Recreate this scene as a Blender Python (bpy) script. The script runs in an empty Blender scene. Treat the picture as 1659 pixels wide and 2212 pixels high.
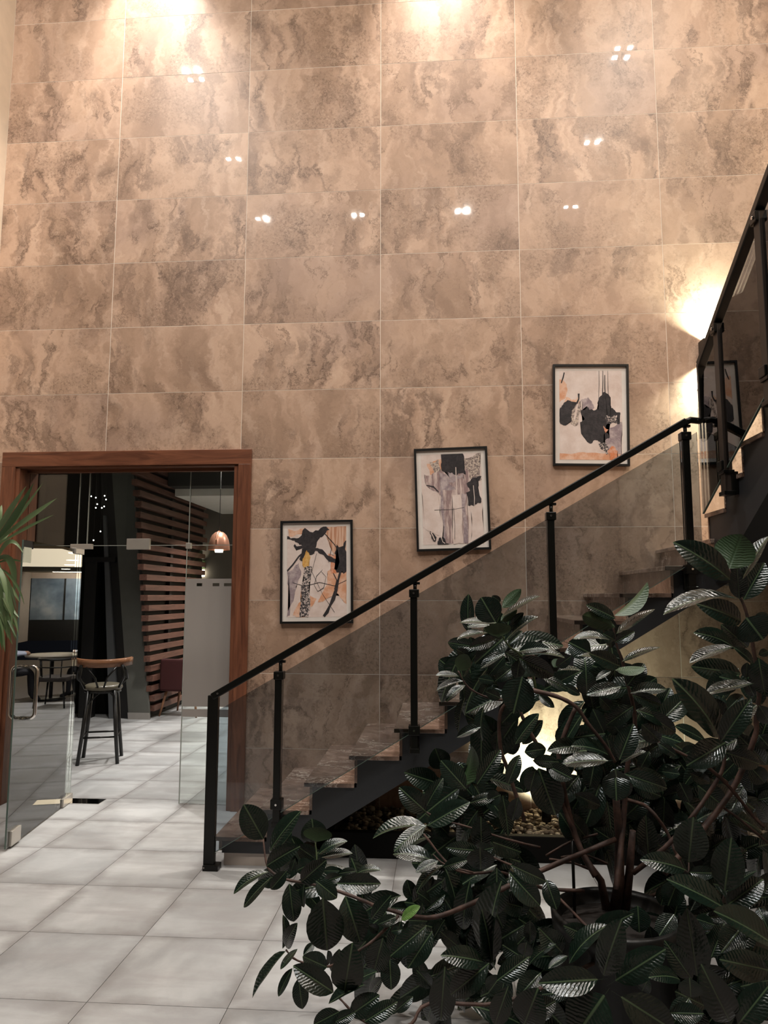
import bpy, bmesh, math, random
from mathutils import Vector, Matrix
R = math.radians
random.seed(7)
C = bpy.context.scene.collection
S = bpy.context.scene

# ------------------------------------------------------------------ camera
F_PX = 1574.8
YAW, PITCH, ROLL = 0.07557, 0.11472, 0.00129
CAM = Vector((0.4915, -6.0478, 1.7335))
_r = Vector((math.cos(YAW), math.sin(YAW), 0))
FW = Vector((-math.sin(YAW)*math.cos(PITCH), math.cos(YAW)*math.cos(PITCH), math.sin(PITCH)))
_u = _r.cross(FW)
RT = _r*math.cos(ROLL) + _u*math.sin(ROLL)
UP = -_r*math.sin(ROLL) + _u*math.cos(ROLL)
cd = bpy.data.cameras.new('camera'); cam = bpy.data.objects.new('camera', cd); C.objects.link(cam)
cd.sensor_fit = 'HORIZONTAL'; cd.sensor_width = 36; cd.lens = F_PX*36/1659
cd.clip_start = 0.05; cd.clip_end = 200
m = Matrix.Identity(4)
for i in range(3):
    m[i][0] = RT[i]; m[i][1] = UP[i]; m[i][2] = -FW[i]; m[i][3] = CAM[i]
cam.matrix_world = m
S.camera = cam
# ------------------------------------------------------------------ world, exposure
w = bpy.data.worlds.new('world'); S.world = w; w.use_nodes = True
w.node_tree.nodes['Background'].inputs[0].default_value = (0.5, 0.55, 0.7, 1)
w.node_tree.nodes['Background'].inputs[1].default_value = 0.03
S.view_settings.view_transform = 'Standard'; S.view_settings.look = 'None'
S.view_settings.gamma = 1.0; S.view_settings.use_curve_mapping = False
S.view_settings.exposure = 0.0
# lamp strengths (W)
P_DOWN = 26; P_WASH = 750.0; P_SCONCE = 42.0; P_GROUND = 100.0; P_CAFE = 44.0; P_PLANT = 640.0
CEIL = 8.4
WARM = (1.0, 0.86, 0.73); NEUT = (1.0, 0.93, 0.85); COOLW = (0.93, 1.0, 0.82)

def area(name, loc, size, power, col, rot=(0, 0, 0), sy=None, spread=math.pi, parent=None):
    l = bpy.data.lights.new(name, 'AREA'); l.energy = power; l.color = col; l.size = size
    if sy: l.shape = 'RECTANGLE'; l.size_y = sy
    l.spread = spread
    o = bpy.data.objects.new(name, l); C.objects.link(o)
    if parent: o.parent = parent
    o.location = loc; o.rotation_euler = rot; return o

def spot(name, loc, target, power, col, angle, blend=.5, rad=.03, parent=None):
    l = bpy.data.lights.new(name, 'SPOT'); l.energy = power; l.color = col
    l.spot_size = R(angle); l.spot_blend = blend; l.shadow_soft_size = rad
    o = bpy.data.objects.new(name, l); C.objects.link(o)
    d = Vector(target) - Vector(loc)
    o.rotation_euler = d.to_track_quat('-Z', 'Y').to_euler()
    o.location = Vector(loc) - (parent.location if parent else Vector((0, 0, 0)))
    if parent: o.parent = parent
    return o

# ------------------------------------------------------------------ helpers
def ray(x, y):
    return FW + RT*((x-829.5)/F_PX) - UP*((y-1106)/F_PX)
def at(x, y, ax, v):
    d = ray(x, y); return CAM + d*((v-CAM[ax])/d[ax])
def atd(x, y, dep):
    return CAM + ray(x, y)*dep

class MB:
    def __init__(s): s.v = []; s.f = []; s.m = []; s.uv = None; s.sm = []
    def add(s, vs, fs, mi=0, smooth=False):
        b = len(s.v); s.v += [tuple(v) for v in vs]
        for f in fs: s.f.append([b+i for i in f]); s.m.append(mi); s.sm.append(smooth)
        return s
    def box(s, x0, x1, y0, y1, z0, z1, mi=0, M=None):
        vs = [Vector((x, y, z)) for z in (z0, z1) for y in (y0, y1) for x in (x0, x1)]
        if M: vs = [M @ v for v in vs]
        return s.add(vs, [(0,2,3,1),(4,5,7,6),(0,1,5,4),(2,6,7,3),(0,4,6,2),(1,3,7,5)], mi)
    def prism(s, pts, axis, a, b, mi=0):
        # pts: 2D outline in the two other axes; extruded along axis from a to b
        n = len(pts); vs = []
        for t in (a, b):
            for p in pts:
                q = list(p); q.insert(axis, t); vs.append(q)
        fs = [list(range(n)), list(range(2*n-1, n-1, -1))] + [(i, i+n, (i+1) % n+n, (i+1) % n) for i in range(n)]
        return s.add(vs, fs, mi)
    def tube(s, pts, rad, n=8, mi=0, cap=True, flat=None):
        pts = [Vector(p) for p in pts]; k = len(pts)
        rads = rad if isinstance(rad, (list, tuple)) else [rad]*k
        t0 = (pts[1]-pts[0]).normalized()
        up = Vector((0, 0, 1)) if abs(t0.z) < .9 else Vector((0, 1, 0))
        a = t0.cross(up).normalized(); vs = []
        for i, p in enumerate(pts):
            t = (pts[min(i+1, k-1)]-pts[max(i-1, 0)]).normalized()
            a = (a - t*a.dot(t)).normalized(); b = t.cross(a)
            for j in range(n):
                an = 2*math.pi*j/n
                vs.append(p + (a*math.cos(an)*(flat or 1) + b*math.sin(an))*rads[i])
        fs = []
        for i in range(k-1):
            for j in range(n):
                j2 = (j+1) % n
                fs.append((i*n+j, i*n+j2, (i+1)*n+j2, (i+1)*n+j))
        s.add(vs, fs, mi, True)
        if cap:
            s.add(vs[:n], [list(range(n-1, -1, -1))], mi); s.add(vs[-n:], [list(range(n))], mi)
        return s
    def bar(s, p, q, wx, wz, mi=0, up=(0, 0, 1)):
        p = Vector(p); q = Vector(q); t = (q-p).normalized(); a = t.cross(Vector(up)).normalized(); b = a.cross(t)
        vs = [e + a*(sx*wx/2) + b*(sz*wz/2) for e in (p, q) for sx, sz in ((-1,-1),(1,-1),(1,1),(-1,1))]
        return s.add(vs, [(3,2,1,0),(4,5,6,7),(0,1,5,4),(1,2,6,5),(2,3,7,6),(3,0,4,7)], mi)
    def lathe(s, prof, c, n=24, mi=0):
        vs = []; c = Vector(c)
        for r, z in prof:
            for j in range(n):
                an = 2*math.pi*j/n; vs.append(c+Vector((r*math.cos(an), r*math.sin(an), z)))
        fs = []
        for i in range(len(prof)-1):
            for j in range(n):
                j2 = (j+1) % n; fs.append((i*n+j, i*n+j2, (i+1)*n+j2, (i+1)*n+j))
        return s.add(vs, fs, mi, True)
    def mesh(s, name, mats, off=(0, 0, 0)):
        me = bpy.data.meshes.new(name)
        o = Vector(off)
        me.from_pydata([tuple(Vector(v)-o) for v in s.v], [], s.f)
        for mt in (mats if isinstance(mats, (list, tuple)) else [mats]): me.materials.append(mt)
        me.polygons.foreach_set('material_index', s.m)
        me.polygons.foreach_set('use_smooth', s.sm)
        bm = bmesh.new(); bm.from_mesh(me)
        bmesh.ops.remove_doubles(bm, verts=bm.verts, dist=1e-5)
        bmesh.ops.recalc_face_normals(bm, faces=bm.faces); bm.to_mesh(me); bm.free()
        me.update(); return me
    def build(s, name, mats, parent=None, bevel=0, raw=False):
        off = wloc(parent) if parent else Vector((0, 0, 0))
        if not parent and not raw:
            xs = [Vector(v) for v in s.v]
            lo = [min(v[i] for v in xs) for i in range(3)]; hi = [max(v[i] for v in xs) for i in range(3)]
            off = Vector(((lo[0]+hi[0])/2, (lo[1]+hi[1])/2, lo[2]))
        o = bpy.data.objects.new(name, s.mesh(name, mats, off)); C.objects.link(o)
        if parent: o.parent = parent
        elif not raw: o.location = off
        if bevel:
            b = o.modifiers.new('bevel', 'BEVEL'); b.width = bevel; b.segments = 2; b.limit_method = 'ANGLE'
        return o
def wloc(o):
    v = Vector((0, 0, 0))
    while o: v = v + o.location; o = o.parent
    return v
def empty(name, loc, label=None, cat=None, group=None, kind=None):
    o = bpy.data.objects.new(name, None); C.objects.link(o); o.location = loc; o.empty_display_size = .1
    return tag(o, label, cat, group, kind)
def tag(o, label=None, cat=None, group=None, kind=None):
    if label: o['label'] = label
    if cat: o['category'] = cat
    if group: o['group'] = group
    if kind: o['kind'] = kind
    return o
def copy_tree(o, parent=None, data=True):
    c = o.copy(); C.objects.link(c)
    if parent: c.parent = parent
    for ch in list(o.children): copy_tree(ch, c)
    return c

# ------------------------------------------------------------------ materials
class N:
    def __init__(s, name):
        s.mat = bpy.data.materials.new(name); s.mat.use_nodes = True; s.t = s.mat.node_tree
        s.b = s.t.nodes['Principled BSDF']; s.out = s.t.nodes['Material Output']
    def n(s, ty, ins=None, **kw):
        nd = s.t.nodes.new(ty)
        for k, v in kw.items(): setattr(nd, k, v)
        for k, v in (ins or {}).items(): s.set(nd, k, v)
        return nd
    def set(s, nd, k, v):
        if isinstance(v, bpy.types.NodeSocket): s.t.links.new(v, nd.inputs[k])
        elif isinstance(v, bpy.types.Node): s.t.links.new(v.outputs[0], nd.inputs[k])
        else: nd.inputs[k].default_value = v
    def bs(s, **kw):
        for k, v in kw.items():
            k = {'base': 'Base Color', 'rough': 'Roughness', 'metal': 'Metallic', 'normal': 'Normal', 'spec': 'Specular IOR Level',
                 'coat': 'Coat Weight', 'coatr': 'Coat Roughness', 'em': 'Emission Color', 'ems': 'Emission Strength', 'sheen': 'Sheen Weight'}[k]
            if k in ('Base Color', 'Emission Color') and isinstance(v, tuple) and len(v) == 3: v = (*v, 1)
            s.set(s.b, k, v)
        return s
    def math(s, op, a, b=0.0, c=None):
        nd = s.n('ShaderNodeMath', operation=op); s.set(nd, 0, a); s.set(nd, 1, b)
        if c is not None: s.set(nd, 2, c)
        return nd.outputs[0]
    def vmath(s, op, a, b=None):
        nd = s.n('ShaderNodeVectorMath', operation=op); s.set(nd, 0, a)
        if b is not None:
            s.set(nd, 3 if op == 'SCALE' else 1, b)
        return nd.outputs[0]
    def noise(s, vec, scale, detail=4, rough=.55, dist=0):
        return s.n('ShaderNodeTexNoise', {'Vector': vec, 'Scale': scale, 'Detail': detail, 'Roughness': rough, 'Distortion': dist})
    def ramp(s, fac, stops, interp='LINEAR'):
        nd = s.n('ShaderNodeValToRGB', {'Fac': fac}); cr = nd.color_ramp; cr.interpolation = interp
        while len(cr.elements) < len(stops): cr.elements.new(.5)
        for e, (p, c) in zip(cr.elements, stops):
            e.position = p; e.color = (*c, 1) if isinstance(c, tuple) else (c, c, c, 1)
        return nd.outputs[0]
    def mix(s, fac, a, b, mode='MIX'):
        nd = s.n('ShaderNodeMix', data_type='RGBA', blend_type=mode)
        for k, v in ((0, fac), (6, a), (7, b)):
            if isinstance(v, tuple) and len(v) == 3: v = (*v, 1)
            s.set(nd, k, v)
        return nd.outputs[2]
    def bump(s, h, strength=.3, dist=.01):
        return s.n('ShaderNodeBump', {'Height': h, 'Strength': strength, 'Distance': dist}).outputs[0]
    def obj(s, rnd=True, scale=(1, 1, 1)):
        tc = s.n('ShaderNodeTexCoord').outputs['Object']
        if scale != (1, 1, 1): tc = s.n('ShaderNodeMapping', {'Vector': tc, 'Scale': scale}).outputs[0]
        if rnd:
            oi = s.n('ShaderNodeObjectInfo').outputs['Random']
            cx = s.n('ShaderNodeCombineXYZ', {0: s.math('MULTIPLY', oi, 37.0), 1: s.math('MULTIPLY', oi, 91.0), 2: s.math('MULTIPLY', oi, 53.0)})
            tc = s.vmath('ADD', tc, cx.outputs[0])
        return tc

def plain(name, col, rough=.5, metal=0, **kw):
    a = N(name); tc = a.obj(False)
    nz = a.noise(tc, 9, 4)
    c2 = tuple(c*.8 for c in col)
    a.bs(base=a.mix(nz.outputs[0], col, c2), rough=rough, metal=metal, **kw); return a.mat

def emit(name, col, st):
    a = N(name); a.bs(base=(0, 0, 0), em=col, ems=st); return a.mat

def mat_wall_stone():
    a = N('polished_travertine'); tc = a.obj()
    rnd = a.n('ShaderNodeObjectInfo').outputs['Random']
    w1 = a.vmath('SCALE', a.vmath('SUBTRACT', a.noise(tc, 1.1, 3, .5).outputs['Color'], (.5, .5, .5)), .6)
    w2 = a.vmath('SCALE', a.vmath('SUBTRACT', a.noise(tc, 7, 8, .72).outputs['Color'], (.5, .5, .5)), .30)
    v = a.vmath('ADD', a.vmath('ADD', tc, w1), w2)
    ang = a.math('SUBTRACT', -.25, a.math('MULTIPLY', rnd, .75))
    ax = a.n('ShaderNodeCombineXYZ', {1: ang}).outputs[0]
    st = a.n('ShaderNodeMapping', {'Vector': v, 'Rotation': ax, 'Scale': (2.6, 1, .62)}).outputs[0]
    flow = a.noise(st, 1.25, 12, .60, .35).outputs[0]
    base = a.ramp(flow, [(.28, (.30, .21, .155)), (.40, (.43, .315, .235)), (.47, (.50, .37, .283)), (.54, (.60, .46, .36)), (.60, (.55, .415, .318)), (.72, (.42, .305, .226))])
    # pale streaks
    fs = a.noise(st, 4.2, 8, .6, .2).outputs[0]
    base = a.mix(a.ramp(fs, [(.52, 0.0), (.66, .45)]), base, (.70, .57, .47))
    # broad violet-grey clouds
    base = a.mix(a.ramp(a.noise(v, .9, 4, .55).outputs[0], [(.52, 0.0), (.66, .45)]), base, (.40, .305, .265))
    # porous, speckled zones
    pm = a.ramp(a.noise(v, 1.5, 8, .62).outputs[0], [(.50, 0.0), (.60, 1.0)])
    base = a.mix(a.math('MULTIPLY', pm, .38), base, (.30, .215, .158))
    base = a.mix(a.math('MULTIPLY', a.ramp(a.noise(tc, 42, 5, .75).outputs[0], [(.50, 0.0), (.60, .62)]), pm), base, (.20, .138, .10))
    base = a.mix(a.math('MULTIPLY', a.ramp(a.noise(tc, 55, 4, .7).outputs[0], [(.56, 0.0), (.66, .55)]), pm), base, (.66, .53, .42))
    # dark ridged veins following the flow, and thin branching cracks
    vn = a.noise(a.n('ShaderNodeMapping', {'Vector': v, 'Rotation': ax, 'Scale': (1.9, 1, .6)}).outputs[0], 1.2, 10, .6, .3).outputs[0]
    rg = a.math('ABSOLUTE', a.math('SUBTRACT', vn, .47))
    sel = a.ramp(a.noise(tc, 1.7, 2).outputs[0], [(.42, 0.0), (.54, 1.0)])
    base = a.mix(a.math('MULTIPLY', a.ramp(rg, [(0.0, .66), (.05, 0.0)]), sel), base, (.20, .138, .104))
    base = a.mix(a.math('MULTIPLY', a.ramp(rg, [(0.0, .85), (.008, 0.0)]), a.ramp(a.noise(tc, 3.1, 3).outputs[0], [(.44, 0.0), (.56, 1.0)])), base, (.11, .068, .046))
    vo = a.n('ShaderNodeTexVoronoi', {'Vector': a.vmath('ADD', tc, a.vmath('SCALE', w2, 1.6)), 'Scale': 3.2}, feature='DISTANCE_TO_EDGE').outputs[0]
    base = a.mix(a.math('MULTIPLY', a.ramp(vo, [(0.0, .6), (.012, 0.0)]), a.ramp(a.noise(tc, 2.3, 3).outputs[0], [(.54, 0.0), (.62, 1.0)])), base, (.16, .10, .07))
    base = a.mix(a.math('MULTIPLY', a.math('FRACT', a.math('MULTIPLY', rnd, 7.3)), .30), base, (.40, .29, .215))
    base = a.mix(.27, base, a.mix(1.0, base, base, 'MULTIPLY'))
    base = a.mix(1.0, base, (1.0, .945, .915), 'MULTIPLY')
    a.bs(base=base, rough=.42, spec=.35, coat=.55, coatr=a.math('ADD', a.math('MULTIPLY', pm, .03), .012))
    return a.mat

def mat_floor_tile():
    a = N('matt_floor_tile'); tc = a.obj()
    n1 = a.noise(tc, 1.8, 7, .6, .4).outputs[0]
    base = a.ramp(n1, [(.3, (.25, .25, .25)), (.48, (.345, .347, .347)), (.66, (.43, .432, .432))])
    n2 = a.noise(a.n('ShaderNodeMapping', {'Vector': tc, 'Scale': (.7, 3.2, 1)}).outputs[0], 2.2, 6, .6, .3).outputs[0]
    base = a.mix(a.ramp(n2, [(.46, 0.0), (.64, .65)]), base, (.28, .27, .27))
    # darker worn edges from tile-local coordinates
    lc = a.n('ShaderNodeTexCoord').outputs['Object']
    sx = a.n('ShaderNodeSeparateXYZ', {0: lc})
    e = a.math('MAXIMUM', a.math('ABSOLUTE', sx.outputs[0]), a.math('ABSOLUTE', sx.outputs[1]))
    en = a.math('ADD', e, a.math('MULTIPLY', a.math('SUBTRACT', a.noise(tc, 4, 5, .6).outputs[0], .5), .22))
    base = a.mix(a.ramp(en, [(.235, 0.0), (.33, .72)]), base, (.17, .158, .152))
    hue = a.noise(tc, 1.2, 2).outputs[0]
    base = a.mix(a.ramp(hue, [(.45, 0.0), (.62, .16)]), base, (.33, .355, .38))
    a.bs(base=base, rough=a.ramp(n1, [(.3, .42), (.7, .6)]), spec=.35, normal=a.bump(a.noise(tc, 9, 6, .6).outputs[0], .22, .01))
    return a.mat

def mat_emperador():
    a = N('dark_emperador_marble'); tc = a.obj()
    wp = a.vmath('SCALE', a.vmath('SUBTRACT', a.noise(tc, 3.5, 5).outputs['Color'], (.5, .5, .5)), .35)
    v = a.vmath('ADD', tc, wp)
    n1 = a.noise(v, 5, 8, .65).outputs[0]
    base = a.ramp(n1, [(.3, (.09, .052, .038)), (.55, (.23, .15, .115)), (.72, (.40, .29, .235))])
    vn = a.noise(a.n('ShaderNodeMapping', {'Vector': v, 'Scale': (1, 2.6, 1)}).outputs[0], 4.5, 7, .65, .8).outputs[0]
    rg = a.math('ABSOLUTE', a.math('SUBTRACT', vn, .5))
    vm = a.math('MULTIPLY', a.ramp(rg, [(0.0, 1.0), (.02, 0.0)]), a.ramp(a.noise(tc, 3, 3).outputs[0], [(.46, 0.0), (.62, .9)]))
    base = a.mix(vm, base, (.80, .68, .58))
    a.bs(base=base, rough=.16, spec=.5); return a.mat

def mat_wood(name, c1, c2, rough=.4, ax=2):
    a = N(name); sc = [9, 9, 9]; sc[ax] = .8
    tc = a.obj(True, tuple(sc))
    n1 = a.noise(tc, 2.2, 6, .6, 1.2).outputs[0]
    a.bs(base=a.ramp(n1, [(.3, c1), (.7, c2)]), rough=rough, spec=.4, normal=a.bump(n1, .08, .01)); return a.mat

def arch_glass(name, tint, refl=1.0, rough=0.0, ior=1.5):
    a = N(name); a.t.nodes.remove(a.b)
    tr = a.n('ShaderNodeBsdfTransparent', {'Color': (*tint, 1)})
    gl = a.n('ShaderNodeBsdfGlossy', {'Color': (refl, refl, refl, 1), 'Roughness': rough})
    fr = a.n('ShaderNodeFresnel', {'IOR': ior})
    mx = a.n('ShaderNodeMixShader', {0: fr.outputs[0], 1: tr.outputs[0], 2: gl.outputs[0]})
    a.t.links.new(mx.outputs[0], a.out.inputs[0]); return a.mat

def mat_leaf(name, top, under, rib, gloss=.3, veins=True):
    a = N(name)
    uv = a.n('ShaderNodeUVMap').outputs[0]
    sx = a.n('ShaderNodeSeparateXYZ', {0: uv})
    av = a.math('ABSOLUTE', a.math('SUBTRACT', sx.outputs[1], .5))
    oi = a.n('ShaderNodeObjectInfo').outputs['Random']
    nz = a.noise(a.obj(True), 6, 3).outputs[0]
    tcol = a.mix(oi, top, tuple(c*1.75 for c in top))
    tcol = a.mix(a.ramp(nz, [(.35, 0.0), (.75, .5)]), tcol, tuple(c*.55 for c in top))
    mid = a.ramp(av, [(.012, 1.0), (.034, 0.0)])
    tcol = a.mix(mid, tcol, rib)
    ucol = a.mix(nz, under, tuple(c*.7 for c in under))
    bf = a.n('ShaderNodeNewGeometry').outputs['Backfacing']
    ph = a.math('SUBTRACT', a.math('MULTIPLY', sx.outputs[0], 88.0), a.math('MULTIPLY', av, 34.0))
    wob = a.math('MULTIPLY', a.noise(uv, 4, 4).outputs[0], 12.0)
    wv = a.math('SINE', a.math('ADD', ph, wob))
    wv = a.math('MULTIPLY', wv, a.ramp(av, [(.02, 0.2), (.16, 1.0), (.42, .75), (.5, .1)]))
    h = a.math('ADD', a.math('MULTIPLY', wv, a.ramp(a.noise(uv, 1.7, 2).outputs[0], [(.25, .25), (.7, 1.1)])), a.math('MULTIPLY', mid, 1.6))
    a.bs(base=a.mix(bf, tcol, ucol), rough=a.math('ADD', a.math('MULTIPLY', bf, .28), gloss), spec=.75,
         normal=a.bump(h, .24 if veins else .05, .004))
    return a.mat

M = {}
M['stone'] = mat_wall_stone(); M['floor'] = mat_floor_tile(); M['emp'] = mat_emperador()
M['grout'] = plain('pale_grout', (.88, .80, .70), .8)
M['fgrout'] = plain('floor_grout', (.16, .14, .13), .9)
M['cream'] = plain('cream_paint', (.78, .64, .50), .85)
M['white'] = plain('white_paint', (.74, .70, .64), .85)
M['wood'] = mat_wood('reddish_door_wood', (.085, .030, .016), (.215, .082, .042), .38)
M['woodh'] = mat_wood('reddish_head_wood', (.085, .030, .016), (.215, .082, .042), .38, 0)
M['slat'] = mat_wood('slat_wood', (.07, .032, .023), (.16, .075, .053), .5, 1)
M['black'] = plain('black_steel', (.006, .006, .005), .3, .0, spec=.28)
M['string'] = plain('charcoal_paint', (.020, .022, .026), .5)
M['smoke'] = arch_glass('smoked_glass', (.655, .70, .735))
M['clear'] = arch_glass('clear_glass', (.93, .955, .94))
M['leafgl'] = arch_glass('door_leaf_glass', (.80, .84, .82), ior=1.9)
M['gedge'] = plain('glass_edge', (.10, .14, .12), .2)
M['chrome'] = plain('polished_chrome', (.85, .83, .80), .08, 1.0)
M['steel'] = plain('satin_steel', (.62, .58, .53), .3, .6)
M['pframe'] = plain('black_frame', (.008, .008, .008), .35)
M['mat'] = plain('white_mount', (.80, .74, .69), .8)
M['lens'] = emit('lamp_lens', (1.0, .9, .8), 8)
M['brown'] = plain('brown_metal', (.022, .014, .010), .45)
M['skirt'] = plain('pale_skirting_stone', (.50, .43, .38), .45)
M['curb'] = plain('black_kerb', (.005, .0045, .004), .7, spec=.1)

# ------------------------------------------------------------------ ROOM: floor
LS = .6153; FX, FY = -2.2612, -2.1886
X0, X1 = -3.48, 3.6
fl = MB().box(-8.5, 3.9, -9.4, 15, -.15, -.005).build('floor', M['fgrout'], raw=True)
tag(fl, kind='structure')
ft = MB().box(-.3063, .3063, -.3063, .3063, -.011, 0).mesh('floor_tile', M['floor'])
cnt = 0
for j in range(-2, 16):
    for i in range(-6, 10):
        x = FX+LS*(i+.5); y = FY+LS*(j+.5)
        # keep the tiles the photograph can show (view fan of the floor)
        if y > 6.6 or x > 3.4 or (y > .35 and x > 0.2): continue
        if y < 0 and x < -3.48-.2: continue
        o = bpy.data.objects.new('floor_tile', ft); C.objects.link(o); o.parent = fl; o.location = (x, y, 0); cnt += 1
# back wall
Z0 = 2.297; HX0, HX1, HZ = -3.25, -1.17, 2.897
wb = MB()
wb.box(X0-.2, HX0, .0012, .26, 0, CEIL); wb.box(HX1, X1+.2, .0012, .26, 0, CEIL); wb.box(HX0, HX1, .0012, .26, HZ, CEIL)
wb = tag(wb.build('wall_back', M['grout'], raw=True), kind='structure')
G = .0022; tmesh = {}
for c in range(-3, 4):
    for k in range(-4, 11):
        xa, xb = max(1.2*c, X0)+G, min(1.2*(c+1), X1)-G
        za, zb = max(Z0+.6*k, 0)+G, min(Z0+.6*(k+1), CEIL)-G
        if zb < HZ+.01:
            if c == -2: continue
            if c == -3: xb = HX0
            if c == -1: xa = HX1
        if zb-za < .02: continue
        key = (round(xb-xa, 3), round(zb-za, 3))
        if key not in tmesh:
            tmesh[key] = MB().box(-(xb-xa)/2, (xb-xa)/2, 0, .012, -(zb-za)/2, (zb-za)/2).mesh('wall_tile', M['stone'])
        o = bpy.data.objects.new('wall_tile', tmesh[key]); C.objects.link(o); o.parent = wb
        o.location = ((xa+xb)/2, random.uniform(-.0004, .0004), (za+zb)/2)
tag(MB().box(X0-.2, X0, -1.1, 0, 0, CEIL).build('wall_left', M['cream'], raw=True), kind='structure')
DK = plain('dark_lobby_panelling', (.035, .028, .022), .8)
tag(MB().box(-6.4, X0-.2, -1.1, -.9, 0, CEIL).build('wall_left_return', DK, raw=True), kind='structure')
tag(MB().box(-6.6, -6.4, -9.4, -.9, 0, CEIL).build('wall_left_recess', DK, raw=True), kind='structure')
tag(MB().box(X1, X1+.2, -9.2, 0, 0, CEIL).build('wall_right', M['cream'], raw=True), kind='structure')
tag(MB().box(-6.4, X1+.2, -9.4, -9.2, 0, CEIL).build('wall_front', plain('dark_lobby_wall', (.022, .019, .017), .8), raw=True), kind='structure')
tag(MB().box(-6.6, X1+.2, -9.4, .26, CEIL, CEIL+.2).build('ceiling', M['white'], raw=True), kind='structure')

# ------------------------------------------------------------------ ceiling downlights (their mirror images show in the tiles)
for yy, n in ((-2.4, 4), (-4.2, 2), (-5.98, 2)):
    for xx in (-2.6, -.88, .93, 2.78):
        if yy > -5 and abs(xx) < 2: continue
        t = empty('ceiling_downlight', (xx, yy, CEIL), 'square ceiling downlight %s, %s' % ({-2.4: 'in the row nearest the stone wall', -4.2: 'in the middle row', -5.98: 'in the row over the camera'}[yy], {-2.6: 'far left', -.88: 'left of centre', .93: 'right of centre', 2.78: 'far right'}[xx]), 'light', 'lobby ceiling downlights')
        MB().box(xx-.17, xx+.17, yy-.17 if n == 4 else yy-.08, yy+.17 if n == 4 else yy+.08, CEIL-.02, CEIL).build('housing', M['white'], t, .004)
        for q in range(n):
            dx = -.075 if q % 2 else .075; dy = 0 if n == 2 else (-.075 if q < 2 else .075)
            MB().lathe([(0.0001, 0), (.04, 0), (.045, .006)], (xx+dx, yy+dy, CEIL-.028), 12).build('lamp', M['lens'], t)
            area('downlight_beam', (dx, dy, -.034), .055, P_DOWN*(1 if n == 4 else 1.6), NEUT, parent=t)
for xx, wl in ((-2.14, 'recessed spotlight throwing the left pool of light at the top of the stone wall'), (.58, 'recessed spotlight throwing the middle pool of light at the top of the stone wall')):
    t = empty('wall_washer', (xx, -.38, CEIL), wl, 'light', 'wall washers')
    MB().lathe([(.0001, -.012), (.05, -.012), (.06, -.02), (.062, 0)], (xx, -.38, CEIL), 16).build('trim_ring', M['white'], t)
    spot('washer_beam', (xx, -.38, CEIL-.03), (xx, -.36, 4.4), P_WASH, NEUT, 66, .8, .04, t)

t = empty('added_plant_light', (-.3, -5.75, CEIL), 'added out-of-view spotlight that gives the rubber plant leaves their sheen', 'light')  # added lamp out of view, only there to put sheen on the leaves
MB().tube([(-.3, -5.75, CEIL), (-.3, -5.75, CEIL-.12)], .012).build('stem', M['pframe'], t)
MB().tube([(-.3, -5.75, CEIL-.12), (-.22, -5.62, CEIL-.30)], .06, 16).build('lamp_head', M['pframe'], t)
spot('leaf_sheen_fill', (-.215, -5.61, CEIL-.315), (1.05, -3.3, 1.0), P_PLANT, (.90, .97, 1.0), 24, .7, .45, t)

# ------------------------------------------------------------------ DOOR
d1 = empty('door_1', (-2.21, .1, 0), kind='structure')
CZ = 2.98; CX0, CX1 = -3.317, -1.10
b = MB().box(CX0, CX0+.125, -.03, .0, 0, CZ-.13); b.box(CX0+.1, CX0+.16, -.012, .28, 0, CZ-.13); b.build('jamb_casing', M['wood'], d1, .003)
b = MB().box(CX1-.11, CX1, -.03, .0, 0, CZ-.13); b.box(CX1-.15, CX1-.085, -.012, .28, 0, CZ-.13); b.build('jamb_casing', M['wood'], d1, .003)
b = MB().box(CX0, CX1, -.03, .0, CZ-.13, CZ); b.box(CX0+.1, CX1-.085, -.012, .28, CZ-.14, CZ-.1); b.box(CX0+.12, CX1-.1, .10, .14, CZ-.165, CZ-.14)
b.build('head_casing', M['woodh'], d1, .003)
GY = .15; GX0, GX1 = CX0+.16, CX1-.15
def pane(nm, x0, x1, z0, z1, y=GY, mat='clear'):
    return MB().box(x0, x1, y-.005, y+.005, z0, z1).build(nm, M[mat], d1)
pane('transom_pane', GX0, -2.69, 2.175, CZ-.14); pane('transom_pane', -2.685, -1.685, 2.175, CZ-.14); pane('transom_pane', -1.68, GX1, 2.175, CZ-.14)
pane('side_pane', GX0, -2.69, .004, 2.17)
sp_ = pane('side_pane', -1.695, GX1, .004, 2.17)
ed = MB()
for x in (-2.688, -2.60, -1.683): ed.box(x-.003, x+.003, GY-.007, GY+.007, 2.17, CZ-.14)
ed.box(-1.70, -1.694, GY-.006, GY+.006, .004, 2.17)
ed.box(GX0, GX1, GY-.006, GY+.006, 2.168, 2.173)
ed.build('pane_edge', plain('pale_glass_edge', (.34, .36, .33), .25), d1)
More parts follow.
